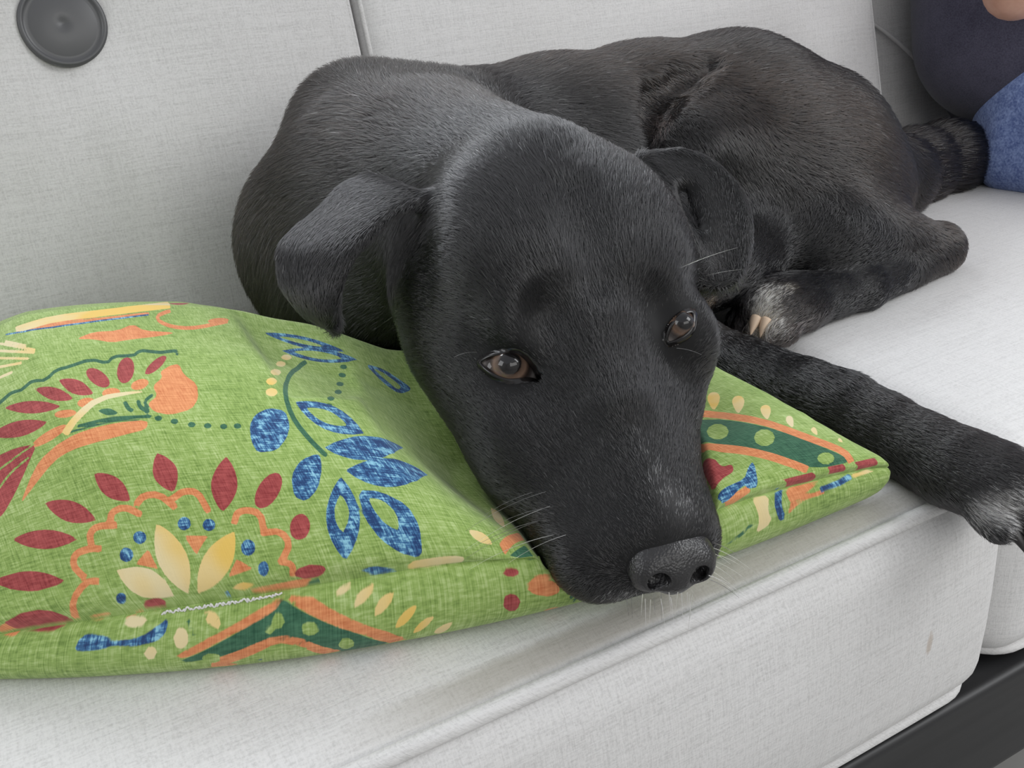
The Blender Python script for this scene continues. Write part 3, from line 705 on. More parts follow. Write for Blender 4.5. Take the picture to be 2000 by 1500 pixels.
# print of the pillow: outlines on the cloth in tenths of a millimetre (T upper panel, B under side)
PRINT = {
'TR': """760,318 770,287 783,263 800,242 820,227 843,216 871,209 901,205 935,205 926,230 913,252 897,271 877,287 853,300 826,310 795,316
1000,368 995,339 995,314 999,293 1009,276 1023,263 1043,254 1066,247 1095,244 1100,270 1100,293 1096,313 1086,331 1072,345 1053,356 1029,364
1279,418 1255,389 1239,362 1228,339 1224,318 1227,300 1237,283 1252,268 1274,256 1297,280 1313,303 1323,325 1328,347 1325,367 1316,385 1302,403
1541,379 1503,352 1473,325 1449,299 1431,274 1420,248 1416,223 1417,198 1425,174 1460,192 1488,212 1511,234 1529,258 1540,285 1546,314 1547,345
572,230 599,205 628,186 658,173 690,163 724,158 759,157 796,159 834,165 809,184 781,200 751,214 719,224 685,231 650,235 612,234
427,119 459,98 493,82 529,72 566,65 604,61 685,63 728,68 665,96 630,107 594,115 555,121 472,123
397,13 400,3 410,1 658,1 621,16 571,24 494,24 415,15
760,882 785,841 810,807 837,780 865,759 894,744 925,734 957,729 991,731 942,790 915,815 887,837 858,855 827,868 794,877
918,910 927,871 938,838 951,811 966,788 984,772 1005,763 1028,760 1053,764 1044,794 1019,843 1003,861 985,877 965,891 942,903
1029,914 1033,876 1040,844 1049,819 1062,800 1078,786 1097,779 1118,776 1143,779 1139,814 1132,843 1123,869 1110,889 1094,904 1075,913 1054,917
655,754 684,719 714,693 744,674 775,661 807,655 840,656 874,662 909,675 880,703 851,726 820,745 789,758 757,766 724,767 690,764
1710,294 1695,298 1671,292 1642,276 1612,254 1587,230 1569,207 1562,189 1566,178 1580,174 1603,178 1631,190 1660,209 1686,233 1705,258 1713,279
1723,147 1707,147 1689,141 1672,131 1658,118 1649,104 1647,92 1652,84 1663,79 1678,79 1696,83 1713,92 1727,103 1736,117 1738,130 1734,141
1164,964 1155,941 1152,912 1155,880 1164,851 1177,829 1193,816 1209,815 1222,825 1231,845 1234,872 1231,904 1222,934 1209,959 1193,973 1177,975
1363,1046 1348,1045 1329,1025 1309,992 1292,951 1279,910 1273,874 1275,847 1283,834 1298,834 1316,850 1336,878 1353,916 1366,958 1373,998 1372,1030
1395,895 1402,890 1417,896 1439,912 1464,938 1489,970 1509,1004 1523,1033 1526,1052 1520,1058 1504,1050 1481,1029 1456,1000 1431,967 1411,936 1399,911
658,618 718,615 756,608 811,591 812,566 730,475 680,424 645,392 590,348 564,334 542,336 554,388 617,558
965,2 1050,1 1064,5 1051,10 1035,11 1017,10 998,9 982,7
1600,15 1602,11 1632,6 1682,6 1704,8 1720,12 1727,16 1725,20 1713,24 1670,27 1623,23 1607,19
1707,2286 1722,2223 1739,2194 1757,2187 1776,2200 1797,2240 1820,2342
3573,252 3580,214 3589,200 3578,161 3586,148 3620,147 3626,139 3609,115 3587,104 3538,95 3472,74 3474,94 3525,194 3565,253
3843,1 3894,1 3964,0 4016,1 3969,27 3917,26 3848,26 3799,26
4083,7 4114,6 4157,6 4188,5 4168,36 4137,35 4096,35 4066,35
4277,1 4315,2 4364,4 4397,8 4397,51 4345,44 4282,38 4239,35""",
'BR': """424,1 558,8 581,7 592,6 603,5 613,4 623,3 628,1
982,0 1003,1 1021,1
2501,16 2491,19 2470,21 2446,20 2428,17 2424,14 2434,11 2480,10 2497,13
2489,60 2485,71 2468,78 2443,75 2420,65 2412,55 2420,46 2440,42 2463,44 2482,50""",
'TK': """646,635 727,642 773,642 860,635 861,647 773,654 727,654 645,648
611,533 819,586 818,597 787,589 742,578 697,566 646,554 609,545
575,435 654,485 697,506 776,532 773,543 693,516 649,495 570,444
1981,656 1985,624 1992,598 2003,578 2017,563 2034,553 2055,549 2080,550 2109,558 2106,589 2098,614 2088,635 2073,649 2055,659 2033,663 2009,662
1906,202 1884,185 1853,153 1838,124 1836,110 1837,97 1843,84 1879,109 1902,137 1908,152 1911,168 1910,185
2015,186 2049,179 2065,167 2081,140 2081,119 2066,85 2053,79 2027,95 2015,108 2006,133 2003,151 2004,179
2129,1566 2153,1553 2205,1534 2260,1523 2319,1518 2350,1519 2301,1549 2276,1561 2249,1569 2220,1574 2191,1575 2161,1573
2165,1437 2188,1422 2214,1413 2240,1407 2269,1405 2299,1407 2330,1413 2364,1423 2399,1437 2375,1452 2350,1463 2324,1471 2295,1475 2266,1475 2234,1469 2201,1456
2545,1458 2578,1459 2603,1447 2642,1410 2648,1388 2626,1360 2611,1359 2569,1404 2543,1444
3821,381 3778,344 3736,332 3711,347 3711,385 3740,436 3789,481 3836,500 3859,480 3852,433
3961,238 3919,207 3877,195 3849,205 3846,234 3871,273 3914,307 3958,322 3985,310 3986,277
4148,67 4120,51 4086,45 4057,49 4044,62 4053,79 4082,96 4119,105 4149,101 4159,86""",
'TO': """1472,919 1508,953 1529,967 1552,974 1559,957 1555,902 1560,869 1579,824 1580,788 1562,725 1546,691 1515,650 1485,631 1426,613 1395,613 1361,627 1347,643 1340,673 1350,693 1385,722 1397,746 1398,789 1411,815 1448,852 1460,874 1460,900
1303,579 1290,549 1261,534 1137,513 1001,494 928,488 886,479 832,453 674,356 674,364 748,444 796,489 835,513 905,542 1079,578 1155,587 1206,590 1282,589
1058,730 1058,718 1065,709 1076,702 1090,700 1106,703 1119,709 1130,719 1135,731 1135,743 1129,752 1117,759 1103,761 1087,758 1073,751 1063,742
1177,774 1177,762 1183,752 1194,746 1209,743 1224,746 1238,754 1249,764 1255,777 1255,789 1249,800 1238,806 1224,808 1208,805 1194,798 1183,787
1307,801 1309,789 1317,781 1330,779 1345,783 1362,792 1376,806 1387,821 1392,836 1390,849 1382,857 1369,859 1353,854 1337,844 1322,831 1312,816
945,699 947,689 955,678 969,668 986,661 1005,660 1021,663 1033,670 1039,679 1037,688 1029,697 1015,703 979,710 963,710 951,706
803,584 811,575 831,570 860,570 894,575 927,584 955,595 973,608 978,619 971,627 951,631 922,631 888,626 855,618 827,607 809,595
1200,1289 1255,1331 1294,1346 1358,1348 1397,1365 1448,1416 1472,1415 1490,1363 1524,1342 1610,1335 1621,1322 1569,1291 1522,1271 1388,1229 1343,1213 1314,1218 1271,1249 1242,1263 1197,1272
1673,1679 1641,1644 1604,1594 1583,1529 1580,1468 1592,1427 1616,1393 1647,1375 1685,1371 1729,1382 1782,1413 1874,1481 1904,1507 1912,1561 1839,1499 1791,1464 1738,1432 1696,1420 1659,1425 1631,1442 1609,1474 1599,1507 1599,1528 1606,1546 1638,1586 1668,1618
1813,1509 1814,1495 1823,1487 1838,1486 1858,1492 1878,1503 1897,1520 1912,1538 1919,1556 1918,1570 1909,1578 1893,1579 1873,1572 1852,1560 1833,1543 1820,1526
981,1497 1059,1492 1175,1512 1324,1550 1525,1629 1682,1716 1714,2190 1529,1667 1327,1584 1178,1545 1061,1524 983,1529
941,1489 1010,1454 1114,1463 1247,1481 1425,1522 1562,1573 1568,1617 1430,1564 1251,1520 1118,1502 1012,1493 943,1528
691,2 710,9 729,21 754,32 791,44 817,50 851,46 863,59 845,62 815,63 778,55 737,40 679,9 658,2
823,69 809,80 796,96 797,106 806,114 819,119 867,121 907,114 919,131 874,139 845,140 813,137 787,127 770,109 768,90 783,72 797,60
894,135 895,147 899,161 907,168 920,173 940,174 1001,165 1012,185 946,195 915,193 890,183 873,168 867,148 866,135
1000,186 1009,205 1021,210 1044,215 1064,212 1105,186 1127,203 1081,233 1049,237 1016,230 991,218 978,201 973,189
1116,220 1149,241 1168,245 1191,244 1212,235 1245,195 1271,209 1234,254 1206,267 1174,269 1143,263 1116,247 1100,234
1252,220 1304,241 1325,243 1342,240 1353,228 1361,174 1389,182 1380,242 1362,262 1334,267 1304,264 1245,240
1463,134 1482,157 1493,161 1509,163 1526,161 1542,155 1549,145 1541,119 1531,98 1558,98 1568,120 1577,151 1566,172 1542,181 1518,184 1492,181 1466,170 1439,139
1539,97 1593,97 1606,90 1612,79 1606,68 1578,51 1553,39 1569,31 1596,43 1629,62 1640,83 1631,102 1608,113 1572,115 1545,114
1558,34 1590,29 1593,26 1577,13 1601,11 1610,17 1620,28 1612,38 1572,46
1244,122 1336,114 1263,73
1092,101 1096,70 1106,55 1020,72
1410,55 1457,33 1351,25
916,0 929,0 942,1 954,1 941,0
1642,7 1658,5 1624,0 1424,1 1414,1 1407,2 1401,4 1416,4
339,5 329,1 426,2 429,6 427,9 407,12 390,11 368,9
826,2 815,3 803,3 790,3 776,3 760,3 744,2 727,1
2451,61 2628,206 2606,136 2451,27
2794,1246 2790,1214 2790,1156 2798,1108 2816,1069 2828,1052 2831,1078 2828,1156 2823,1180 2806,1226
3791,661 3822,633 3876,605 3910,536 3945,450 4023,288 4075,218 4125,164 4169,125 4200,94 4211,68 4202,32 4251,42 4272,94 4263,130 4231,166 4186,208 4136,264 4083,339 4040,425 4003,519 3972,615 3926,673 3869,700 3828,714
3647,429 3609,294 3653,233 3706,194 3850,78 3915,37 3934,27 3973,51 3898,109 3758,243 3647,340 3674,467
3476,23 3613,40 3614,29 3620,18 3570,3 3563,1 3510,1 3483,12""",
'TY': """945,1490 969,1482 993,1480 1030,1490 1093,1517 1198,1535 1304,1547 1437,1582 1614,1657 1679,1692 1714,2190 1711,2479 1696,2404 1682,2362 1654,2303 1626,2259 1572,2194 1539,1745 1425,1696 1327,1668 1207,1652 1195,1652 1110,1633 1098,1632 1020,1596 995,1588 970,1590 946,1599
1160,165 1135,134 1119,107 1110,84 1109,64 1116,47 1129,32 1146,19 1167,8 1201,25 1219,43 1228,61 1229,81 1222,102 1209,123 1189,144
1442,118 1398,109 1358,98 1323,85 1292,70 1267,55 1245,39 1226,22 1203,7 1252,11 1296,17 1333,26 1365,37 1391,51 1412,69 1429,91
940,67 945,48 955,34 968,23 984,16 1005,11 1068,8 1112,9 1116,23 1108,36 1093,47 1073,57 1047,63 1016,67
2141,1370 2130,1347 2112,1327 2095,1316 2085,1321 2085,1339 2097,1363 2114,1383 2131,1392 2141,1387
2086,1269 2073,1236 2053,1201 2035,1182 2026,1188 2030,1218 2044,1256 2062,1282 2078,1294 2088,1289
2015,1078 1971,977 1945,928 1935,926 1937,947 1987,1080 2010,1117 2019,1111
1939,870 1924,840 1907,820 1891,817 1883,827 1885,846 1896,866 1913,882 1931,892 1941,892
1904,763 1892,742 1874,728 1858,727 1849,738 1851,757 1863,777 1881,791 1898,794 1907,783
2044,2 2073,10 2243,16 2282,14 2281,8 2283,1 2072,0 2061,0
2346,93 2346,80 2349,70 2355,63 2374,54 2404,53 2422,56 2420,78 2415,87 2407,94 2396,98 2366,97
2630,427 2595,356 2565,281 2554,245 2552,224 2557,212 2568,208 2613,293 2637,356 2643,383 2642,401 2638,415
1338,7 1383,4 1424,7 1439,10 1394,14 1381,13 1368,12 1354,10
841,1474 886,1380 946,1271 988,1205 995,1230 952,1295 892,1408 847,1505
830,1383 876,1312 939,1230 983,1179 989,1204 944,1255 882,1341 835,1413
819,1302 859,1250 913,1187 951,1146 956,1169 918,1211 863,1276 823,1330
804,1210 837,1187 881,1159 913,1140 915,1165 883,1184 839,1214 807,1237
787,1111 809,1108 839,1103 861,1101 861,1125 839,1128 809,1133 787,1137
878,1446 903,1392 937,1326 960,1281 967,1306 943,1351 910,1420 885,1475
961,562 987,585 1024,623 1123,705 1187,735 1344,762 1346,773 1280,773 1191,766 1120,738 1060,695 944,593
3951,664 3960,667 4007,708 4038,742 4067,779 4087,816 4095,848 4088,867 4071,868 4046,850 4019,817 3994,776 3959,698 3951,674
4006,544 4015,547 4065,590 4097,623 4124,656 4144,691 4152,720 4146,738 4129,741 4106,726 4081,698 4058,661 4020,584 4008,556
4061,396 4088,418 4112,441 4140,472 4165,506 4181,535 4183,553 4170,558 4149,550 4125,530 4104,504 4086,473 4072,443 4059,402
4125,295 4147,315 4185,361 4201,386 4210,405 4206,413 4193,411 4174,399 4156,381 4140,360 4130,340 4122,306 4122,297
4214,226 4238,255 4256,286 4257,296 4250,298 4224,282 4212,269 4205,257 4203,245 4206,229 4209,225
4315,168 4324,182 4330,200 4329,204 4322,203 4304,189 4298,182 4296,175 4298,170 4309,164""",
'TL': """891,1538 978,1459 1104,1446 1247,1462 1425,1507 1560,1560 1563,1586 1428,1531 1250,1485 1106,1469 980,1482 893,1563
1710,546 1739,585 1763,607 1808,634 1834,640 1870,631 1879,609 1868,552 1855,518 1827,472 1804,445 1764,409 1735,395 1686,390 1670,400 1670,435 1676,464 1694,516
1950,694 1951,631 1961,583 1976,546 1998,519 2027,503 2064,496 2107,501 2160,521 2161,580 2152,628 2137,666 2114,693 2082,708 2044,713 2001,709
1947,409 1973,381 2005,363 2040,353 2079,352 2124,361 2176,384 2240,434 2355,609 2306,585 2244,529 2199,515 2154,505 2105,489 2002,441
1977,299 2001,268 2030,247 2063,234 2101,229 2145,233 2196,250 2262,295 2357,399 2326,418 2285,416 2235,394 2140,368 2089,350 2035,327
1910,369 1895,325 1878,293 1841,241 1815,217 1774,192 1752,188 1730,199 1728,217 1746,265 1766,295 1810,336 1842,356 1897,376
1944,272 1893,229 1854,190 1823,155 1803,124 1791,95 1789,69 1795,46 1811,25 1853,44 1886,66 1914,92 1935,121 1948,154 1954,190 1954,230
1999,215 2052,212 2085,200 2131,170 2147,145 2150,102 2141,71 2116,25 2094,15 2043,25 2017,34 1986,53 1970,70 1955,106 1955,136 1974,195
2068,1571 2105,1543 2145,1523 2186,1506 2230,1495 2276,1487 2325,1484 2377,1487 2434,1508 2315,1580 2271,1597 2225,1607 2176,1606 2124,1595
2110,1419 2145,1397 2183,1383 2223,1376 2266,1376 2313,1383 2362,1396 2414,1415 2477,1468 2397,1485 2356,1496 2313,1502 2267,1499 2218,1486 2166,1461
2522,1469 2583,1491 2621,1485 2675,1445 2694,1422 2700,1401 2685,1382 2631,1335 2601,1325 2565,1346 2542,1373 2512,1438
1290,151 1279,141 1262,135 1246,136 1237,144 1238,156 1249,167 1266,173 1282,172 1291,163
1380,140 1369,130 1353,125 1338,126 1329,134 1330,144 1341,154 1357,160 1372,158 1381,151
1101,130 1091,120 1074,116 1058,117 1048,125 1049,135 1059,145 1076,150 1092,148 1102,141
1027,93 1016,84 998,79 981,81 971,88 972,98 984,108 1001,113 1018,111 1028,103
1495,73 1483,63 1465,58 1448,59 1438,66 1440,77 1452,88 1471,94 1488,93 1497,85
1515,29 1504,22 1489,18 1476,19 1471,24 1474,32 1485,40 1499,44 1512,44 1518,38
930,16 916,11 899,9 887,10 885,13 891,19 903,24 917,26 929,25 935,21
2062,1762 2075,1761 2087,1760 2099,1759 2112,1760 2126,1762 2139,1763
1852,6 1904,0 2003,0 1949,6 1930,8 1912,9 1893,9 1873,8
1298,4 1297,2 1325,1 1325,4 1326,7 1312,5
3460,47 3486,53 3520,58 3592,62 3627,70 3685,109 3724,128 3716,107 3669,42 3652,25 3617,28 3604,33 3603,44 3572,39 3496,15 3467,14 3454,40
3772,5 3788,0 3805,2""",
'BO': """878,3 933,1 928,3 921,4 913,6 906,7 898,8 888,6
1571,1 1560,1 1549,1 1537,1 1526,1 1514,1 1502,1 1490,0
1426,15 1238,38 1125,56 1099,64 1140,66 1189,60 1294,43 1486,19 1519,13 1527,10 1515,7
1655,11 1942,70 2007,91 2032,103 1963,113 1948,102 1855,70 1563,13 1538,5
1243,109 1256,103 1483,62 1521,60 1601,72 1672,103 1683,114 1768,108 1731,93 1612,59 1542,49 1473,49 1247,76 1247,92
1355,114 1335,102 1272,92 1227,95 1216,95 1203,97 1189,98 1176,99
347,3 369,5 386,7 401,7 413,6 424,4 425,0
714,1 733,2 750,3 764,3 776,3 785,2 792,0
2515,34 2517,39 2531,45 2553,51 2611,59 2637,58 2655,55 2662,50 2659,44 2646,37 2624,32 2569,27 2525,30
2707,111 2678,100 2660,98 2642,96 2628,98 2614,100 2611,108
2542,22 2627,28 2643,25 2602,22 2589,21 2576,21 2561,20 2547,19
3555,0 3538,1 3522,3 3506,4
3863,2 4038,4 4015,7 3912,18 3868,23 3831,26 3818,21 3826,7
3806,43 3859,32 3907,29 4028,27 4028,19 3904,21 3850,25 3790,36""",
'BY': """2202,1 2190,1 2178,1 2166,1 2153,0 2141,0 2130,0 2118,0
1804,29 1858,24 1895,14 1910,6 1840,12 1827,16 1818,19 1810,24
1884,43 1920,40 1960,30 1976,21 1981,16 1928,21 1903,27 1888,37
1967,68 2002,64 2042,52 2067,36 2015,41 1990,49 1980,54 1972,60
2044,87 2087,80 2126,61 2134,55 2089,59 2066,66 2056,70 2049,77
2179,113 2185,103 2214,75 2185,75 2159,79 2149,83 2140,89 2134,98
1731,14 1773,13 1806,8 1822,2 1767,5 1757,7 1747,9 1738,11
1211,6 1217,14 1231,21 1270,29 1288,30 1289,25 1286,20 1261,11
984,11 978,15 922,15 894,12 879,7 883,4 904,2 970,6
1160,35 1155,44 1139,49 1119,49 1103,42 1096,33 1100,25 1115,21 1135,22 1152,27
1037,52 1031,58 1016,62 998,62 985,56 980,49 985,44 999,41 1017,41 1032,46
3672,0 3723,4 3729,8 3701,20 3696,28 3707,43 3692,51 3634,59 3619,56 3638,39 3641,27 3642,6
4220,15 4376,10 4347,3 4322,4 4299,5 4277,6 4254,6 4231,7""",
'BL': """1923,0 1942,1 1962,1 1982,1
1299,0 1309,4 1319,3 1329,1
699,26 720,17 746,15 828,22 851,26 878,28 936,28 972,25 1043,14 1063,9 1071,10 1074,19 1066,25 1041,32 1014,36 924,39 860,34 796,38 730,38 705,36 695,31
1368,103 1391,99 1403,96 1414,94 1426,92 1437,91 1448,89 1453,99
3772,4 3745,13 3734,25 3743,45 3749,51 3789,51 3775,32 3773,26 3781,16 3802,8 3830,1
4005,24 4137,21 4217,15 4225,4 4139,10 4094,12 4045,13 4009,13""",
'TG': """2201,1377 2160,1320 2094,1204 2028,1047 1974,905 1931,779 1907,698 1892,628 1885,566 1886,513 1893,466 1902,424 1924,357 1946,374 1924,442 1916,485 1910,531 1909,583 1916,641 1930,708 1960,810 1998,922 2040,1029 2095,1154 2161,1282 2203,1341
743,910 814,944 837,940 860,931 888,942 915,957 940,947 967,928 998,939 1027,971 1054,986 1082,991 1124,1005 1176,1026 1214,1026 1241,1001 1270,1002 1291,1032 1317,1048 1358,1045 1394,1052 1415,1080 1436,1093 1471,1080 1509,1071 1577,1091 1575,1079 1568,1060 1581,1056 1590,1087 1589,1126 1558,1119 1517,1105 1480,1114 1443,1127 1415,1109 1397,1082 1364,1076 1322,1078 1290,1058 1271,1028 1250,1029 1222,1054 1179,1055 1126,1032 1085,1018 1055,1013 1025,994 995,962 969,952 944,971 915,982 885,966 859,955 839,965 812,970 738,934
1368,592 1362,583 1352,578 1342,579 1336,585 1337,595 1343,605 1353,610 1363,609 1369,602
1425,569 1418,559 1408,554 1399,555 1393,562 1393,571 1400,581 1410,586 1420,585 1426,579
1487,546 1480,537 1470,531 1460,532 1455,538 1455,548 1462,557 1472,563 1482,562 1487,556
1548,536 1541,527 1531,522 1521,522 1515,528 1516,538 1523,547 1533,553 1543,552 1548,546
1609,529 1603,519 1592,514 1583,514 1577,521 1578,530 1585,540 1595,545 1605,545 1610,539
1666,530 1659,520 1649,515 1639,515 1633,521 1634,531 1641,541 1651,547 1661,546 1667,540
2393,1366 2385,1352 2373,1343 2362,1342 2356,1349 2357,1361 2364,1375 2376,1384 2388,1386 2394,1380
2359,1281 2351,1266 2339,1259 2329,1260 2323,1269 2324,1283 2332,1298 2345,1308 2355,1308 2361,1298
2312,1170 2302,1148 2287,1129 2274,1121 2269,1129 2272,1150 2283,1175 2298,1194 2310,1199 2315,1190
2259,1032 2246,1003 2230,980 2217,971 2212,980 2217,1003 2229,1031 2245,1054 2258,1063 2263,1055
2144,771 2134,753 2122,741 2111,737 2105,743 2108,757 2146,873 2163,898 2176,908 2180,898
2108,701 2099,687 2088,678 2077,675 2071,680 2073,691 2081,703 2092,713 2103,716 2109,712
1128,672 1134,659 1149,642 1158,637 1179,635 1191,637 1204,643 1199,655 1184,672 1175,677 1153,679 1141,677
1015,591 1132,605 1200,607 1327,598 1333,616 1205,625 1136,623 1017,608
973,573 1028,576 1104,588 1168,593 1268,588 1272,600 1171,605 1106,600 1030,588 974,584
1243,708 1242,671 1245,654 1259,635 1274,656 1263,671 1261,701 1262,716
1302,714 1293,675 1297,653 1320,621 1336,642 1315,672 1312,684 1315,699 1320,712
1381,751 1363,738 1339,717 1325,691 1330,653 1344,664 1339,694 1345,703 1382,733
1686,1 1686,5 1630,2 1619,2 1607,2 1596,1 1585,1 1574,1
2472,29 2559,77 2577,91 2572,24 2514,16 2504,22 2493,26 2482,28
3811,604 3893,544 3983,354 4022,285 4095,199 4196,90 4215,64 4214,44 4181,37 4083,35 4033,38 3979,47 3935,68 3755,236 3705,276 3648,366 3689,478 3756,580""",
'BG': """1526,7 1813,61 1936,97 1949,103 1964,113 1759,115 1746,103 1713,87 1530,58 1237,73 1128,78 1117,72 1407,27
1133,12 1187,39 1201,36 1190,31 1176,25 1165,19 1156,14 1149,11
1579,3 1589,2 1599,2 1609,1 1620,0
2674,49 2748,100 2757,89 2728,69 2718,62 2709,55 2701,46 2684,45
2585,4 2588,6 2577,5 2567,5 2556,4 2546,3 2536,2
3466,62 3529,56 3614,38 3604,33 3550,44 3519,49 3482,52 3455,54""",
'BK': """1542,30 1536,36 1521,39 1503,38 1488,34 1483,28 1489,23 1503,20 1522,21 1536,25
1500,40 1496,43 1484,45 1470,44 1454,38 1459,34 1485,33 1496,36
1676,47 1668,53 1648,55 1624,54 1604,49 1597,43 1605,38 1625,36 1650,37 1669,41
1811,85 1806,96 1790,103 1768,99 1750,88 1743,78 1749,70 1766,68 1787,69 1804,76
1286,75 1277,82 1255,86 1231,83 1213,77 1207,70 1216,65 1236,62 1261,64 1280,68""",
}

CW, CH = .45, .36
def print_layers(o, u, v, side):
    P = np.stack([u.ravel()*CW, v.ravel()*CH], 1)
    for key in 'GORYLK':
        L = np.full(len(P), -.004)
        for line in PRINT.get(side+key, '').split('\n'):
            if not line: continue
            q = np.array([[float(x) for x in p.split(',')] for p in line.split(' ')])*1e-4
            lo, hi = q.min(0)-.004, q.max(0)+.004
            m = ((P >= lo) & (P <= hi)).all(1)
            if m.any(): L[m] = np.maximum(L[m], poly_sdf(P[m], q))
            P2 = P+np.array([.235, 0]); m = ((P2 >= lo) & (P2 <= hi)).all(1) & (P[:, 0] < .026)      # the repeat continues at the left end
            if m.any() and side == 'T': L[m] = np.maximum(L[m], poly_sdf(P2[m], q))
        at_ = o.data.attributes.new('print_'+key, 'FLOAT', 'POINT'); at_.data.foreach_set('value', (np.clip(L, -.004, .004)*1000).astype(np.float32))
    l = o.data.uv_layers.new(name='UVMap'); li = np.zeros(len(o.data.loops), np.int32); o.data.loops.foreach_get('vertex_index', li)
    l.data.foreach_set('uv', P[li].astype(np.float32).ravel())

def pillow_mat():
    t = NT('printed_cotton'); uv = t.n('ShaderNodeUVMap').outputs[0]
    w1 = t.noise(t.mapping(uv, (1500, 160, 1)), 1.0, 2, .6); w2 = t.noise(t.mapping(uv, (160, 1500, 1), loc=(5, 3, 0)), 1.0, 2, .6)
    s1 = t.noise(t.mapping(uv, (260, 9, 1), loc=(2, 8, 0)), 1.0, 2, .6); s2 = t.noise(t.mapping(uv, (9, 260, 1), loc=(7, 1, 0)), 1.0, 2, .6)
    fine = t.math('MULTIPLY', t.math('ADD', w1, w2), .5)
    slub = t.math('MULTIPLY', t.math('ADD', s1, s2), .5)
    cloud = t.noise(t.mapping(uv, (16, 22, 1)), 1.0, 3, .6)
    f = t.math('ADD', t.math('MULTIPLY', fine, .62), t.math('ADD', t.math('MULTIPLY', slub, .20), t.math('MULTIPLY', cloud, .18)))
    green = t.ramp(f, [(.38, (.14, .235, .05)), (.5, (.29, .42, .115)), (.61, (.475, .60, .255))])
    def layer(c, key, col, jit=.22, soft=.16):
        a = t.n('ShaderNodeAttribute', attribute_name='print_'+key).outputs['Fac']
        a = t.math('ADD', a, t.math('MULTIPLY', t.math('SUBTRACT', fine, .5), jit*2))
        m = t.n('ShaderNodeMapRange', i_1=-soft, i_2=soft); t.link(a, m.inputs[0]); m.interpolation_type = 'SMOOTHSTEP'
        return t.mix(m.outputs[0], c, col)
    def tone(a, b, lo=.40, hi=.60): return t.ramp(f, [(lo, a), (hi, b)])
    c = green
    c = layer(c, 'G', tone((.020, .085, .048), (.075, .20, .115)))
    c = layer(c, 'O', tone((.56, .17, .065), (.82, .36, .16)))
    c = layer(c, 'R', tone((.23, .032, .035), (.47, .105, .10)))
    yel = t.ramp(cloud, [(.40, (.78, .53, .13)), (.60, (.76, .66, .40))])
    c = layer(c, 'Y', yel)
    mot = t.math('ADD', t.math('MULTIPLY', fine, .55), t.math('MULTIPLY', t.noise(t.mapping(uv, (220, 220, 1)), 1.0, 3, .7), .45))
    blue = t.ramp(mot, [(.45, (.020, .055, .16)), (.52, (.06, .18, .36)), (.58, (.26, .54, .68))])
    c = layer(c, 'L', blue)
    c = layer(c, 'K', green)
    h = t.math('ADD', fine, t.math('MULTIPLY', slub, .6))
    bp = t.n('ShaderNodeBump', i_Strength=.4, i_Distance=.0006, i_Height=h)
    b = t.principled(i_Base_Color=c, i_Roughness=.9, i_Specular_IOR_Level=.2, i_Normal=bp.outputs[0])
    b.inputs['Sheen Weight'].default_value = .15
    return t.m
PMAT = pillow_mat()
PIL = mesh_obj('throw_pillow', [S(p) for p in top.reshape(-1, 3)], grid_faces(NU, NVV), PMAT)
tag(PIL, 'green throw pillow printed with blue leaves, red petals and orange scallops, under the dog\'s chin', 'pillow')
und = mesh_obj('underside', [S(p) for p in bot.reshape(-1, 3)], grid_faces(NB, MB, True), PMAT, PIL)
print_layers(PIL, U, Vv, 'T'); print_layers(und, Ub, Vb, 'B')
# loose white stitching where the seam was closed by hand
def seam_pt(u, off=0.0, dz=0.0):
    i = int(np.argmin(np.abs(U[:, 0]-u))); p = top[i, 0].copy(); p[2] += dz
    d = p[:2]-top[i, 40, :2]; p[:2] += d/np.linalg.norm(d)*off; return p
rngs = np.random.default_rng(5); zz = []
for k, u in enumerate(np.linspace(.225, .335, 60)):
    zz.append(seam_pt(u, .0022+.0006*(k % 2), -.0012+.0016*(k % 2)+rngs.normal()*.0003))
tv, tf = tube(catmull(zz, 240), .00042, 6)
mesh_obj('stitching', [S(p) for p in tv], tf, simple_mat('white_thread', (.75, .75, .73), .7), PIL)
tag(PIL.children[-1], 'white zigzag stitching')

# ------------------------------------------------------------------ button on the left back cushion
def lathe(prof, n=64):
    V, F = [], []
    for r, z in prof:
        for k in range(n):
            a = 2*math.pi*k/n; V.append((r*math.cos(a), r*math.sin(a), z))
    for i in range(len(prof)-1):
        for k in range(n): F.append((i*n+k, i*n+(k+1) % n, (i+1)*n+(k+1) % n, (i+1)*n+k))
    F.append(tuple(k for k in range(n))[::-1]); F.append(tuple((len(prof)-1)*n+k for k in range(n)))
    return np.array(V), F
def button_mat():
    t = NT('dark_vinyl'); o = t.n('ShaderNodeTexCoord').outputs['Object']
    g = t.n('ShaderNodeTexGradient', gradient_type='RADIAL'); t.link(o, g.inputs[0])
    cmb = t.n('ShaderNodeCombineXYZ'); t.link(t.math('MULTIPLY', g.outputs['Fac'], 26.0), cmb.inputs[0])
    nz = t.noise(cmb.outputs[0], 1.0, 3, .7)
    bp = t.n('ShaderNodeBump', i_Strength=.9, i_Distance=.003, i_Height=nz)
    t.principled(i_Base_Color=(.085, .086, .09, 1), i_Roughness=.38, i_Specular_IOR_Level=.5, i_Normal=bp.outputs[0]); return t.m
BV, BF = lathe([(.0285, -.004), (.0295, .001), (.0290, .0038), (.0272, .0050), (.0258, .0042), (.0250, .0028), (.022, .0036), (.015, .0052), (.008, .0060), (.003, .0056), (.0012, .0046)])
q0 = bl_df(np.array([[.135, -.08, -.012], [.139, -.08, -.012], [.135, -.08, -.008]]))
bx = np.array([1.0, 0, 0]); by_ = np.array([0, math.sin(REC), math.cos(REC)]); bn = np.array([0, -math.cos(REC), math.sin(REC)])
btn = mesh_obj('button', [S(q0[0]+v[0]*bx+v[1]*by_+(v[2]+.002)*bn) for v in BV], BF, button_mat(), bl)
btn['label'] = 'large round dark grey button'

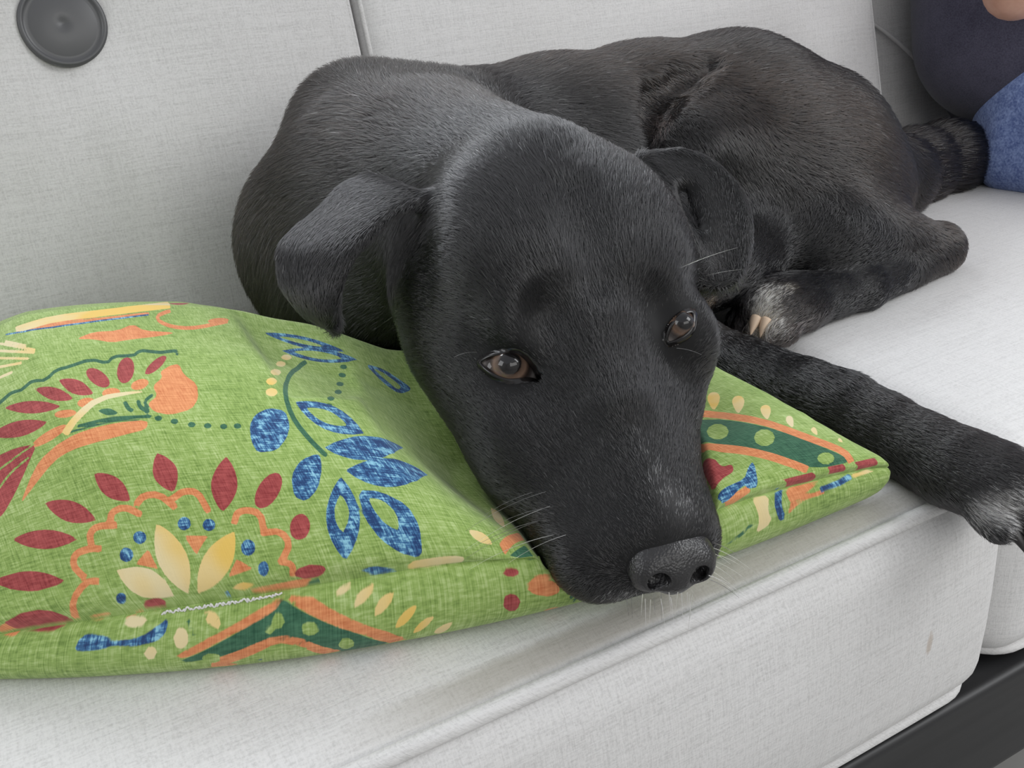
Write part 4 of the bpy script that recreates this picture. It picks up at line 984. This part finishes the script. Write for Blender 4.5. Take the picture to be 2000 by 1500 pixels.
# ------------------------------------------------------------------ sofa frame and floor
def bevel_box(name, size, loc, bev, mat, parent=None):
    bm = bmesh.new(); bmesh.ops.create_cube(bm, size=1.0)
    bmesh.ops.scale(bm, vec=size, verts=bm.verts)
    bmesh.ops.bevel(bm, geom=bm.edges[:], offset=bev, segments=3, affect='EDGES', profile=.6)
    me = bpy.data.meshes.new(name); bm.to_mesh(me); bm.free(); me.materials.append(mat)
    me.polygons.foreach_set('use_smooth', np.ones(len(me.polygons), bool))
    o = bpy.data.objects.new(name, me); COL.objects.link(o); o.location = loc
    m = o.modifiers.new('wn', 'WEIGHTED_NORMAL')
    if parent: o.parent = parent
    return o
def frame_mat():
    t = NT('black_painted_wood'); o = t.n('ShaderNodeTexCoord').outputs['Object']
    nz = t.noise(t.mapping(o, (3, 60, 60)), 1.0, 3, .6)
    c = t.ramp(nz, [(.3, (.012, .012, .013)), (.7, (.024, .024, .025))])
    bp = t.n('ShaderNodeBump', i_Strength=.1, i_Distance=.001, i_Height=nz)
    t.principled(i_Base_Color=c, i_Roughness=.42, i_Specular_IOR_Level=.4, i_Normal=bp.outputs[0]); return t.m
FM = frame_mat()
SOFA = empty('sofa_frame', 'black wooden sofa frame with a front rail under the grey seat cushions', 'sofa frame', (.5, .6, 0))
def fpart(name, size, loc, bev=.004):
    return bevel_box(name, size, (loc[0]-.5, loc[1]-.6, loc[2]+SEAT), bev, FM, SOFA)
fpart('front_rail', (2.1, .034, .082), (.47, .304, -.203), .006)
fpart('back_rail', (2.1, .034, .082), (.47, 1.00, -.203))
fpart('slat_deck', (2.04, .64, .012), (.47, .655, -.168), .003)
for x in (-.56, 1.50): fpart('side_rail', (.034, .70, .082), (x, .655, -.203))
for x in (-.55, 1.49):
    for y in (.31, .99): fpart('leg', (.05, .05, .172), (x, y, -.334))
rk = fpart('back_board', (2.1, .03, .62), (.47, 1.10, .14)); rk.rotation_euler[0] = -REC
def floor_mat():
    t = NT('grey_floor'); o = t.n('ShaderNodeTexCoord').outputs['Object']
    c = t.ramp(t.noise(o, 7, 5, .6), [(.3, (.30, .295, .285)), (.7, (.40, .395, .38))])
    t.principled(i_Base_Color=c, i_Roughness=.6); return t.m
fl_ = mesh_obj('floor', [(-4, -4, 0), (5, -4, 0), (5, 5, 0), (-4, 5, 0)], [(0, 1, 2, 3)], floor_mat(), smooth=False); fl_['kind'] = 'structure'
def wall(name, size, loc):
    o = bevel_box(name, size, loc, .002, WALL_M); o['kind'] = 'structure'
WALL_M = simple_mat('wall_paint', (.62, .61, .59), .9, .2)
wall('wall_front_blocker', (6.0, .1, 2.5), (.4, -2.0, 1.25)); wall('wall_left', (.1, 4.4, 2.5), (-2.65, .15, 1.25))  # front wall is unseen, added to block ambient light from behind the camera

def ony_(px, py, y):
    d = at(px, py, 1)-at(px, py, 0); return at(px, py, 0)+d*y/d[1]
# ------------------------------------------------------------------ person sitting at the far right
def skin_mat():
    t = NT('person_skin'); o = t.n('ShaderNodeTexCoord').outputs['Object']
    c = t.ramp(t.noise(o, 60, 4, .6), [(.3, (.50, .27, .19)), (.7, (.62, .36, .27))])
    b = t.principled(i_Base_Color=c, i_Roughness=.5)
    b.inputs['Subsurface Weight'].default_value = .15; b.inputs['Subsurface Radius'].default_value = (.01, .004, .002); return t.m
def cloth_mat(name, a, b_, scale=700, bump=.3, mot=30):
    t = NT(name); o = t.n('ShaderNodeTexCoord').outputs['Object']
    n1 = t.noise(o, scale, 3, .6); n2 = t.noise(o, mot, 4, .6)
    c = t.ramp(t.math('ADD', t.math('MULTIPLY', n1, .6), t.math('MULTIPLY', n2, .4)), [(.38, a), (.62, b_)])
    bp = t.n('ShaderNodeBump', i_Strength=bump, i_Distance=.0012, i_Height=n1)
    b = t.principled(i_Base_Color=c, i_Roughness=.95, i_Specular_IOR_Level=.1, i_Normal=bp.outputs[0])
    b.inputs['Sheen Weight'].default_value = .2; return t.m
PO = np.array([-.012, .055, 0])
_wc, _we = w_cone, w_ell
def w_cone(F, a, b, ra, rb, k=.015, op='u'): _wc(F, np.asarray(a)+PO, np.asarray(b)+PO, ra, rb, k, op)
def w_ell(F, c, r, k=.02, x=None, y=None, op='u'): _we(F, np.asarray(c)+PO, r, k, x, y, op)
HIP = np.array([1.185, .70, .10])
PERSON = empty('person', 'person in a navy shirt and blue shorts sitting behind the tail', 'person', S(np.array((1.185, .66, 0))+PO))
def pmesh(name, F, mat):
    v, q = surface_nets(F.D, F.lo, F.h)
    for _ in range(1): pass
    return mesh_obj(name, v-np.array([1.185, .66, 0])-PO, q, mat, PERSON)
SH, EL, WR = np.array([1.02, .74, .50]), np.array([.985, .60, .27]), np.array([.95, .50, .36])
SH2, EL2, WR2 = np.array([1.36, .74, .50]), np.array([1.40, .60, .27]), at(1985, -24, .86)-PO
KN, KN2 = np.array([1.06, .27, .085]), np.array([1.40, .26, .085])
FT, FT2 = np.array([1.06, .20, -.36]), np.array([1.41, .23, -.36])
PF = Field(np.array((.62, .08, -.43))+PO, np.array((1.62, 1.0, .86))+PO, .006)
w_cone(PF, (1.185, .72, .12), (1.185, .76, .44), .12, .13, .05)
w_cone(PF, (1.185, .76, .50), (1.185, .75, .62), .062, .055, .04)
w_ell(PF, (1.185, .735, .72), (.072, .092, .112), .02); w_ell(PF, (1.185, .69, .66), (.05, .05, .045), .02)
w_ell(PF, (1.185, .635, .705), (.013, .020, .022), .008)                # nose
for s in (-1, 1):
    w_ell(PF, (1.185+s*.076, .745, .715), (.010, .022, .033), .006)     # ears
    w_ell(PF, (1.185+s*.028, .668, .735), (.016, .012, .010), .008, op='s')   # eye sockets
w_cone(PF, (1.165, .640, .668), (1.205, .640, .668), .004, .004, .003, 's')   # mouth
for a, b, c_ in ((SH, EL, WR), (SH2, EL2, WR2)):
    w_cone(PF, a, b, .052, .040, .03); w_cone(PF, b, c_, .039, .028, .02)
def hand(F, wr, d, side):
    d = np.array(d, float); d /= np.linalg.norm(d); n = np.array([0, 0, 1.0]); n -= d*(n@d); n /= np.linalg.norm(n); sd = np.cross(n, d)*side
    p = wr+d*.055; Rm = np.stack([d, sd, np.cross(d, sd)])
    fn, lo, hi = f_ell(p+PO, (.052, .040, .018), Rm); F.add(fn, lo, hi, .012)
    for k, (o_, L) in enumerate(((-.030, .060), (-.010, .074), (.011, .078), (.031, .068))):
        b0 = p+d*.035+sd*o_; b1 = b0+d*L*.5-n*.004; b2 = b1+d*L*.42-n*.022
        w_cone(F, b0, b1, .0095, .0088, .003); w_cone(F, b1, b2, .0088, .0075, .002)
    t0 = p-d*.02+sd*.032; t1 = t0+d*.035+sd*.028; t2 = t1+d*.03+sd*.004
    w_cone(F, t0, t1, .013, .011, .006); w_cone(F, t1, t2, .011, .009, .002)
hand(PF, WR, (.5, -.5, .6), 1); hand(PF, WR2, (-.75, -.1, .55), -1)
for h_, k_, f_, s in ((np.array([1.02, .61, .083]), KN, FT, -1), (np.array([1.30, .64, .085]), KN2, FT2, 1)):
    w_cone(PF, h_, k_, .066, .055, .03); w_cone(PF, k_, f_, .055, .036, .02)
    w_cone(PF, f_+np.array([0, .02, -.02]), f_+np.array([s*.02, -.14, -.03]), .036, .024, .02)
pb = pmesh('body', PF, skin_mat())
# navy shirt
SF = Field(np.array((.80, .48, -.01))+PO, np.array((1.60, 1.0, .60))+PO, .005)
w_ell(SF, (1.185, .715, .085), (.185, .145, .11), .04); w_cone(SF, (.985, .655, .150), (1.02, .70, .42), .095, .115, .06); w_cone(SF, (1.215, .655, .150), (1.20, .70, .42), .11, .12, .06)
w_cone(SF, (1.20, .735, .12), (1.185, .765, .42), .145, .150, .05)
w_cone(SF, (1.05, .76, .45), (1.32, .76, .45), .080, .080, .05)
for a, b in ((SH, EL), (SH2, EL2)): w_cone(SF, a, a+(b-a)*.55, .070, .060, .03)
for q in range(9):                                                      # pulled folds across the belly
    z = .06+.035*q; x = .965+.012*(q % 3)
    w_cone(SF, (x, .625, z+.02), (1.14, .580, z-.03+.01*(q % 2)), .009, .012, .02)
w_cone(SF, (1.185, .76, .50), (1.185, .75, .62), .062, .062, .01, 's')
pmesh('shirt', SF, cloth_mat('navy_jersey', (.042, .040, .062), (.078, .075, .108)))
# blue shorts
KF = Field(np.array((.86, .20, -.02))+PO, np.array((1.64, .86, .24))+PO, .004)
w_cone(KF, (.996, .590, .078), (1.04, .34, .085), .084, .082, .03); w_cone(KF, (1.30, .66, .086), (1.36, .40, .090), .088, .078, .03)
w_cone(KF, (1.05, .66, .08), (1.28, .66, .08), .075, .08, .04)
rr_ = np.random.default_rng(3)
for q in range(7):
    u = q/6; c0 = np.array([.93+.035*u, .60-.26*u, .045+.012*(q % 2)])
    w_cone(KF, c0+np.array([-.008, .0, .02]), c0+np.array([.05, -.05, .075]), .011, .012, .014)
w_cone(KF, (.940, .60, .030), (.965, .38, .034), .034, .030, .02)     # hem lying on the seat
pmesh('shorts', KF, cloth_mat('blue_heather', (.085, .125, .30), (.24, .32, .56), 420, .5, 90))
hair = Field(np.array((1.08, .62, .62))+PO, np.array((1.29, .86, .88))+PO, .005)
w_ell(hair, (1.185, .752, .755), (.080, .092, .095), .01); w_ell(hair, (1.185, .66, .70), (.058, .05, .075), .015, op='s')
pmesh('hair', hair, simple_mat('brown_hair', (.03, .018, .012), .5))
w_cone, w_ell = _wc, _we
# welt on the rear cushion, curving down behind the person
sp_ = catmull([ony_(px, py, y) for px, py, y in ((1672, 18, .822), (1700, 42, .814), (1735, 68, .805), (1768, 96, .797), (1800, 128, .790), (1830, 165, .782))], 40)
tv, tf = tube(sp_, .0022, 8)
mesh_obj('seam_welt', [S(p) for p in tv], tf, LINEN, br)

# ------------------------------------------------------------------ fur
rng = np.random.default_rng(11)
def tri_mesh(V, Q): return np.concatenate([Q[:, [0, 1, 2]], Q[:, [0, 2, 3]]])
TR = tri_mesh(V, Q); A, B, Cc = V[TR[:, 0]], V[TR[:, 1]], V[TR[:, 2]]
ar = np.linalg.norm(np.cross(B-A, Cc-A), axis=1)/2; ctr = (A+B+Cc)/3
# guides: point, flow direction, hair length (m), lie (0 flat .. 1 upright)
def hd(a, l, c): v = a*HR[0]+l*HR[1]+c*HR[2]; return v
GD = []
def g(p, d, L, lie=.25): GD.append((np.asarray(p, float), np.asarray(d, float)/np.linalg.norm(d), L, lie))
for s in (-1, 1):
    g(hw((8.6, s*.8, -1.8)), hd(-1, s*.5, .25), .0030); g(hw((6.5, s*1.0, -.6)), hd(-1, s*.35, .1), .0042)
    g(hw((7.0, s*3.2, -4)), hd(-.8, s*.1, -.7), .0045); g(hw((4, s*4.2, -3)), hd(-1, s*.1, -.35), .0055)
    g(hw((4, s*2, -.6)), hd(-1, s*.3, 0), .005); g(hw((1.5, s*1.2, 1.0)), hd(-1, s*.15, .2), .0055)
    g(hw((1.5, s*3.2, .3)), hd(-.8, s*.5, .3), .0045); g(hw((0, s*4.8, -1.5)), hd(-1, s*.25, -.25), .006)
    g(hw((-2.5, s*2.2, 2.6)), hd(-1, s*.25, .1), .0075); g(hw((-3, s*5.5, -.5)), hd(-.85, s*.2, -.4), .008)
    g(hw((-3, s*6.3, -3.5)), hd(-.7, s*.1, -.7), .009); g(hw((-7, s*3, 3)), hd(-1, s*.4, 0), .009); g(hw((9, s*1.6, -4.6)), hd(-.2, s*.3, -.9), .005)
    g(hw((6, s*2.5, -6)), hd(-.7, 0, -.7), .006)
g(hw((3.2, 0, .5)), hd(-1, 0, .1), .005); g(hw((-2, 0, 2.8)), hd(-1, 0, .1), .0075); g(hw((-9, 0, 3.2)), hd(-1, 0, .1), .011)
# ears
for p, q in (((760, 400, .472), (640, 520, .475)), ((690, 470, .470), (640, 600, .475)), ((620, 470, .485), (600, 560, .482))): g(at(*p), at(*q)-at(*p), .0055, .15)
g(at(600, 560, .482), at(630, 640, .478)-at(600, 560, .482), .0055, .15); g(at(770, 500, .50), at(760, 620, .50)-at(770, 500, .50), .012, .3)
for p, q in (((1330, 310, .512), (1420, 420, .512)), ((1430, 400, .508), (1440, 520, .50)), ((1400, 450, .505), (1405, 560, .50))): g(at(*p), at(*q)-at(*p), .005, .15)
# neck, chest, back, rump, tail
g((.243, .47, .20), (.0, 1, .1), .013); g((.25, .54, .20), (.05, 1, .0), .015, .3); g((.19, .52, .12), (-.35, 1, -.35), .014); g((.24, .60, .21), (.35, 1, .05), .018, .4)
g((.17, .60, .19), (-.5, .7, -.35), .017, .35); g((.135, .60, .10), (-.1, .35, -1), .016, .3); g((.16, .53, .05), (.1, .3, -1), .015)
g((.33, .66, .20), (1, .25, 0), .015); g((.45, .68, .20), (1, .2, -.05), .014); g((.36, .59, .14), (1, .1, -.5), .013); g((.56, .68, .20), (1, .3, -.15), .014)
g((.66, .69, .15), (.8, .3, -.6), .016); g((.72, .66, .09), (.7, .1, -.75), .022, .35); g((.55, .58, .15), (1, -.05, -.2), .012); g((.62, .56, .10), (.9, -.1, -.5), .013)
g((.47, .57, .15), (.3, -.3, -.8), .008); g((.69, .60, .06), (.7, -.2, -.8), .020, .35); g((.80, .69, .05), (1, .1, -.1), .024, .3); g((.90, .70, .05), (1, 0, -.1), .024, .3)
g((.60, .53, .04), (.9, -.2, -.4), .012); g((.655, .52, .03), (.6, -.3, -.7), .007); g((.58, .50, .03), (-1, -.1, -.1), .006); g((.49, .505, .035), (-1, -.1, -.2), .007)
g((.40, .51, .06), (-.1, -1, -.3), .009); g((.39, .43, .04), (-.1, -1, -.1), .008); g((.388, .36, .04), (0, -1, -.1), .007); g((.397, .29, .035), (.2, -1, -.2), .006); g((.415, .262, .012), (.6, -.6, -.5), .006)
GP = np.array([x[0] for x in GD], np.float32); GDR = np.array([x[1] for x in GD], np.float32); GL = np.array([x[2] for x in GD], np.float32)*.85; GLI = np.array([x[3] for x in GD], np.float32)
headw = np.clip(1-np.linalg.norm(ctr-HO, axis=1)/.16, 0, 1)
near = np.linalg.norm(ctr-np.array([0, 0, CAM_H]), axis=1)
dens = np.clip((.46/near)**1.5, .05, 1.5)
N_H = 900000
pick = rng.choice(len(TR), N_H, p=ar*dens/(ar*dens).sum())
r1, r2 = rng.random(N_H), rng.random(N_H); s1 = np.sqrt(r1)
P0 = (A[pick]*(1-s1)[:, None]+B[pick]*(s1*(1-r2))[:, None]+Cc[pick]*(s1*r2)[:, None]).astype(np.float32)
NRM = DF.grad(P0, .002).astype(np.float32)
keep = np.ones(N_H, bool)
keep &= ~((NRM[:, 2] < -.75) & (P0[:, 2] < .03))
keep &= ~((P0[:, 2] < .0015))
keep &= NF.sample(np.clip(P0, NF.lo+.001, NF.lo+NF.h*(NF.n-2))) > -.0002
for (px, py, dep, R0, alm) in EYES:                                       # no hair on the lids
    c = at(px, py, dep); loop = catmull(alm+alm[:1], 60)[:-1]; cen = loop.mean(0)
    q = P0-np.array([0, 0, CAM_H]); z = q@AX[2]; uvp = np.stack([1000+FPX*(q@AX[0])/z, 750-FPX*(q@AX[1])/z], 1)
    m = np.where((np.linalg.norm(P0-c, axis=1) < .034))[0]
    if len(m):
        ins = poly_sdf(uvp[m], cen+(loop-cen)*1.0); keep[m[ins > -3]] = False
P0, NRM = P0[keep], NRM[keep]; n = len(P0)
F0 = np.zeros((n, 3), np.float32); L0 = np.zeros(n, np.float32); LI = np.zeros(n, np.float32)
for i in range(0, n, 40000):
    d2 = ((P0[i:i+40000, None]-GP[None])**2).sum(-1)+6e-5
    w = 1/d2**2; w /= w.sum(1, keepdims=True)
    F0[i:i+40000] = w@GDR; L0[i:i+40000] = w@GL; LI[i:i+40000] = w@GLI
def clumpy(P, s, seed):
    r = np.random.default_rng(seed); K = r.normal(size=(6, 3))*s; ph = r.random(6)*6.28
    return np.stack([np.sin(P@K[2*k]+ph[2*k])+.6*np.sin(P@K[2*k+1]*1.7+ph[2*k+1]) for k in range(3)], 1)
F0 += .04*clumpy(P0, 220, 1)+.045*clumpy(P0, 900, 2)+rng.normal(size=(n, 3))*.13
T0 = F0-NRM*(F0*NRM).sum(1, keepdims=True); T0 /= np.linalg.norm(T0, axis=1, keepdims=True)+1e-6
eyed = np.min([np.linalg.norm(P0-at(*e_[:3])-(np.array([0, 0, CAM_H])-at(*e_[:3]))/.45*.012, axis=1) for e_ in EYES], axis=0)
L0 *= np.clip(.35+(eyed-.010)/.02, .35, 1)
L = L0*(.65+.6*rng.random(n)).astype(np.float32)
lift = (LI+rng.normal(size=n)*.06).clip(.06, .8)[:, None]
d0 = T0+NRM*lift*1.3; d0 /= np.linalg.norm(d0, axis=1, keepdims=True)
d1 = T0+NRM*lift*.55; d1 /= np.linalg.norm(d1, axis=1, keepdims=True)
d2_ = T0+NRM*lift*.15; d2_ /= np.linalg.norm(d2_, axis=1, keepdims=True)
PT = np.empty((n, 4, 3), np.float32)
PT[:, 0] = P0-NRM*.0004; PT[:, 1] = PT[:, 0]+d0*(L/3)[:, None]; PT[:, 2] = PT[:, 1]+d1*(L/3)[:, None]; PT[:, 3] = PT[:, 2]+d2_*(L/3)[:, None]
dist = np.linalg.norm(P0-np.array([0, 0, CAM_H]), axis=1)
rad = (.000085*np.clip(dist/.43, .9, 2.2)).astype(np.float32)
RA = rad[:, None]*np.array([1, .95, .75, .25], np.float32)[None]*(.8+.4*rng.random((n, 1)))
# colour of each hair
base = np.array([.0042, .0041, .0044]); TC = np.tile(base, (n, 1)).astype(np.float32)*(.7+.7*rng.random((n, 1)))
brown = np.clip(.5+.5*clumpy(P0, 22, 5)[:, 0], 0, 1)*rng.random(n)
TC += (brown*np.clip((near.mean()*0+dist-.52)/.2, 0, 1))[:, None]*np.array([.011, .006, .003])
TC[rng.random(n) < .004] = (.22, .22, .22)                                # stray pale hairs
SKT = np.tile(np.array([.006, .006, .0065]), (len(V), 1))
def blob(c, r, col, prob, pw=1.0):
    ds = np.linalg.norm((V-np.asarray(c))/np.asarray(r), axis=1); ws = (np.clip(1.2-ds, 0, 1)*prob*(.6 if prob > .5 else .15))[:, None]; SKT[:] = SKT*(1-ws)+np.asarray(col)*.6*ws
    q = (P0-np.asarray(c))/np.asarray(r); d = np.linalg.norm(q, axis=1)
    m = (rng.random(n) < prob*np.clip(1.25-d, 0, 1)**pw); TC[m] = np.asarray(col)*(.7+.5*rng.random((m.sum(), 1)))
def h3(px, py): return march(D0, px, py, .33, 1.2)
WH = (.62, .62, .62)
for px, py, r, pr in ((1240, 850, .003, .12), (1262, 885, .004, .25), (1283, 920, .005, .32), (1300, 955, .008, .32), (1325, 985, .009, .34), (1350, 1000, .008, .2)): blob(h3(px, py), (r, r, r), WH, pr)
blob(h3(1215, 1160), (.009, .009, .006), (.45, .45, .45), .4); blob(h3(1255, 1172), (.008, .008, .006), (.5, .5, .5), .5)
for px, py, r, pr in ((1905, 995, .009, .5), (1930, 1000, .010, .6), (1960, 985, .010, .6), (1985, 965, .010, .5), (1975, 1020, .008, .5)): blob(h3(px, py), (r, r, r), (.62, .61, .59), pr)
for px, py, r, col, pr in ((1492, 600, .016, (.70, .67, .58), .9), (1505, 568, .012, (.66, .63, .55), .8), (1490, 635, .014, (.82, .70, .50), .95), (1525, 628, .013, (.66, .63, .56), .6), (1545, 560, .007, (.7, .64, .5), .6)): blob(h3(px, py), (r, r*.8, r), col, pr)
blob(h3(1392, 590), (.007, .009, .012), (.66, .47, .30), .9)
blob(h3(1288, 245), (.010, .012, .020), (.13, .095, .085), .75)
blob(h3(1572, 632), (.012, .006, .005), (.12, .10, .095), .6)

def hair_mat():
    t = NT('dog_fur')
    c = t.n('ShaderNodeAttribute', attribute_name='tint').outputs['Color']
    h = t.n('ShaderNodeBsdfHairPrincipled', model='CHIANG', parametrization='COLOR')
    t.link(c, h.inputs['Color'])
    for k, v in (('Roughness', .20), ('Radial Roughness', .35), ('Coat', .4), ('IOR', 1.72), ('Random Roughness', .2)):
        if k in h.inputs: h.inputs[k].default_value = v
    t.link(h.outputs[0], t.out.inputs[0]); return t.m
HAIR_M = hair_mat()
def hair_obj(name, PTS, RAD, TINT, parent, mat):
    cu = bpy.data.hair_curves.new(name); k = PTS.shape[1]
    cu.add_curves([k]*len(PTS))
    cu.attributes['position'].data.foreach_set('vector', PTS.reshape(-1).astype(np.float32))
    r = cu.attributes.get('radius') or cu.attributes.new('radius', 'FLOAT', 'POINT')
    r.data.foreach_set('value', RAD.reshape(-1).astype(np.float32))
    a = cu.attributes.new('tint', 'FLOAT_COLOR', 'CURVE')
    a.data.foreach_set('color', np.c_[TINT, np.ones(len(TINT))].astype(np.float32).ravel())
    cu.materials.append(mat)
    o = bpy.data.objects.new(name, cu); COL.objects.link(o); o.parent = parent; o['kind'] = 'stuff'
    return o
if True:
    ta = body.data.attributes.new('tint', 'FLOAT_COLOR', 'POINT'); ta.data.foreach_set('color', np.c_[SKT, np.ones(len(V))].astype(np.float32).ravel())
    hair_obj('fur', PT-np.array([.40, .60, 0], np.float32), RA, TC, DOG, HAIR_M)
    # whiskers on the lips, chin and above the eyes
    W = []
    def whisk(px, py, d, L, droop=.25, r=.00013):
        p = h3(px, py); nn = D0.grad(p[None].astype(np.float32))[0]; d = np.asarray(d, float)+nn*.6; d /= np.linalg.norm(d)
        t = np.linspace(0, 1, 7)[:, None]; W.append(p+d*L*t+np.array([0, 0, -droop*L])*t**2)
    for k in range(16): whisk(1225+9*k+rng.normal()*3, 1163-.25*k+rng.normal()*4, hd(.9, -.1+rng.normal()*.15, -.9), .005+.006*rng.random(), .3)
    for k in range(8): whisk(1050+18*(k % 4)+rng.normal()*5, 960+28*(k//2), hd(.1, -1, -.1+.2*rng.normal()), .025+.02*rng.random(), .2)
    for k in range(10): whisk(1385+rng.normal()*6, 1060+8*k, hd(.4, 1, -.3+.2*rng.normal()), .010+.010*rng.random(), .3)
    whisk(1325, 525, hd(-.2, 1, .35), .030, .1, .00016); whisk(1372, 540, hd(0, 1, .3), .02, .1); whisk(932, 688, hd(0, -1, .3), .014); whisk(1320, 680, hd(0, 1, .1), .012)
    W = np.array(W); hair_obj('whiskers', W-np.array([.40, .60, 0]), np.tile(np.linspace(.00016, .00004, 7), (len(W), 1)), np.tile(np.where(rng.random((len(W), 1)) < .65, .6, .02), (1, 3)), DOG, HAIR_M)

# ------------------------------------------------------------------ claws
def claw(p, d, L, r, mat, curl=.5):
    d = np.asarray(d, float); d /= np.linalg.norm(d)
    t = np.linspace(0, 1, 9); pts = np.array([p+d*L*x+np.array([0, 0, -curl*L])*x*x for x in t])
    tv, tf = tube(pts, r*(1-t**1.6)*.95+r*.06, 10)
    mesh_obj('claw', to_dog(tv), tf, mat, DOG)
CLAW_D = simple_mat('dark_claw', (.020, .018, .018), .35, .5); CLAW_L = simple_mat('cream_claw', (.62, .47, .34), .45, .4)
for o, q in TOES:
    claw(PAW_C+PAW_P*o+PAW_D*(.032+q)-np.array([0, 0, .009]), PAW_D+PAW_P*o*6-np.array([0, 0, .45]), .011, .0034, CLAW_D)
for px, py in ((1478, 618), (1497, 622)):
    claw(h3(px, py)-np.array([0, 0, .001]), (-.75, -.35, -.5), .012, .0042, CLAW_L, .3)
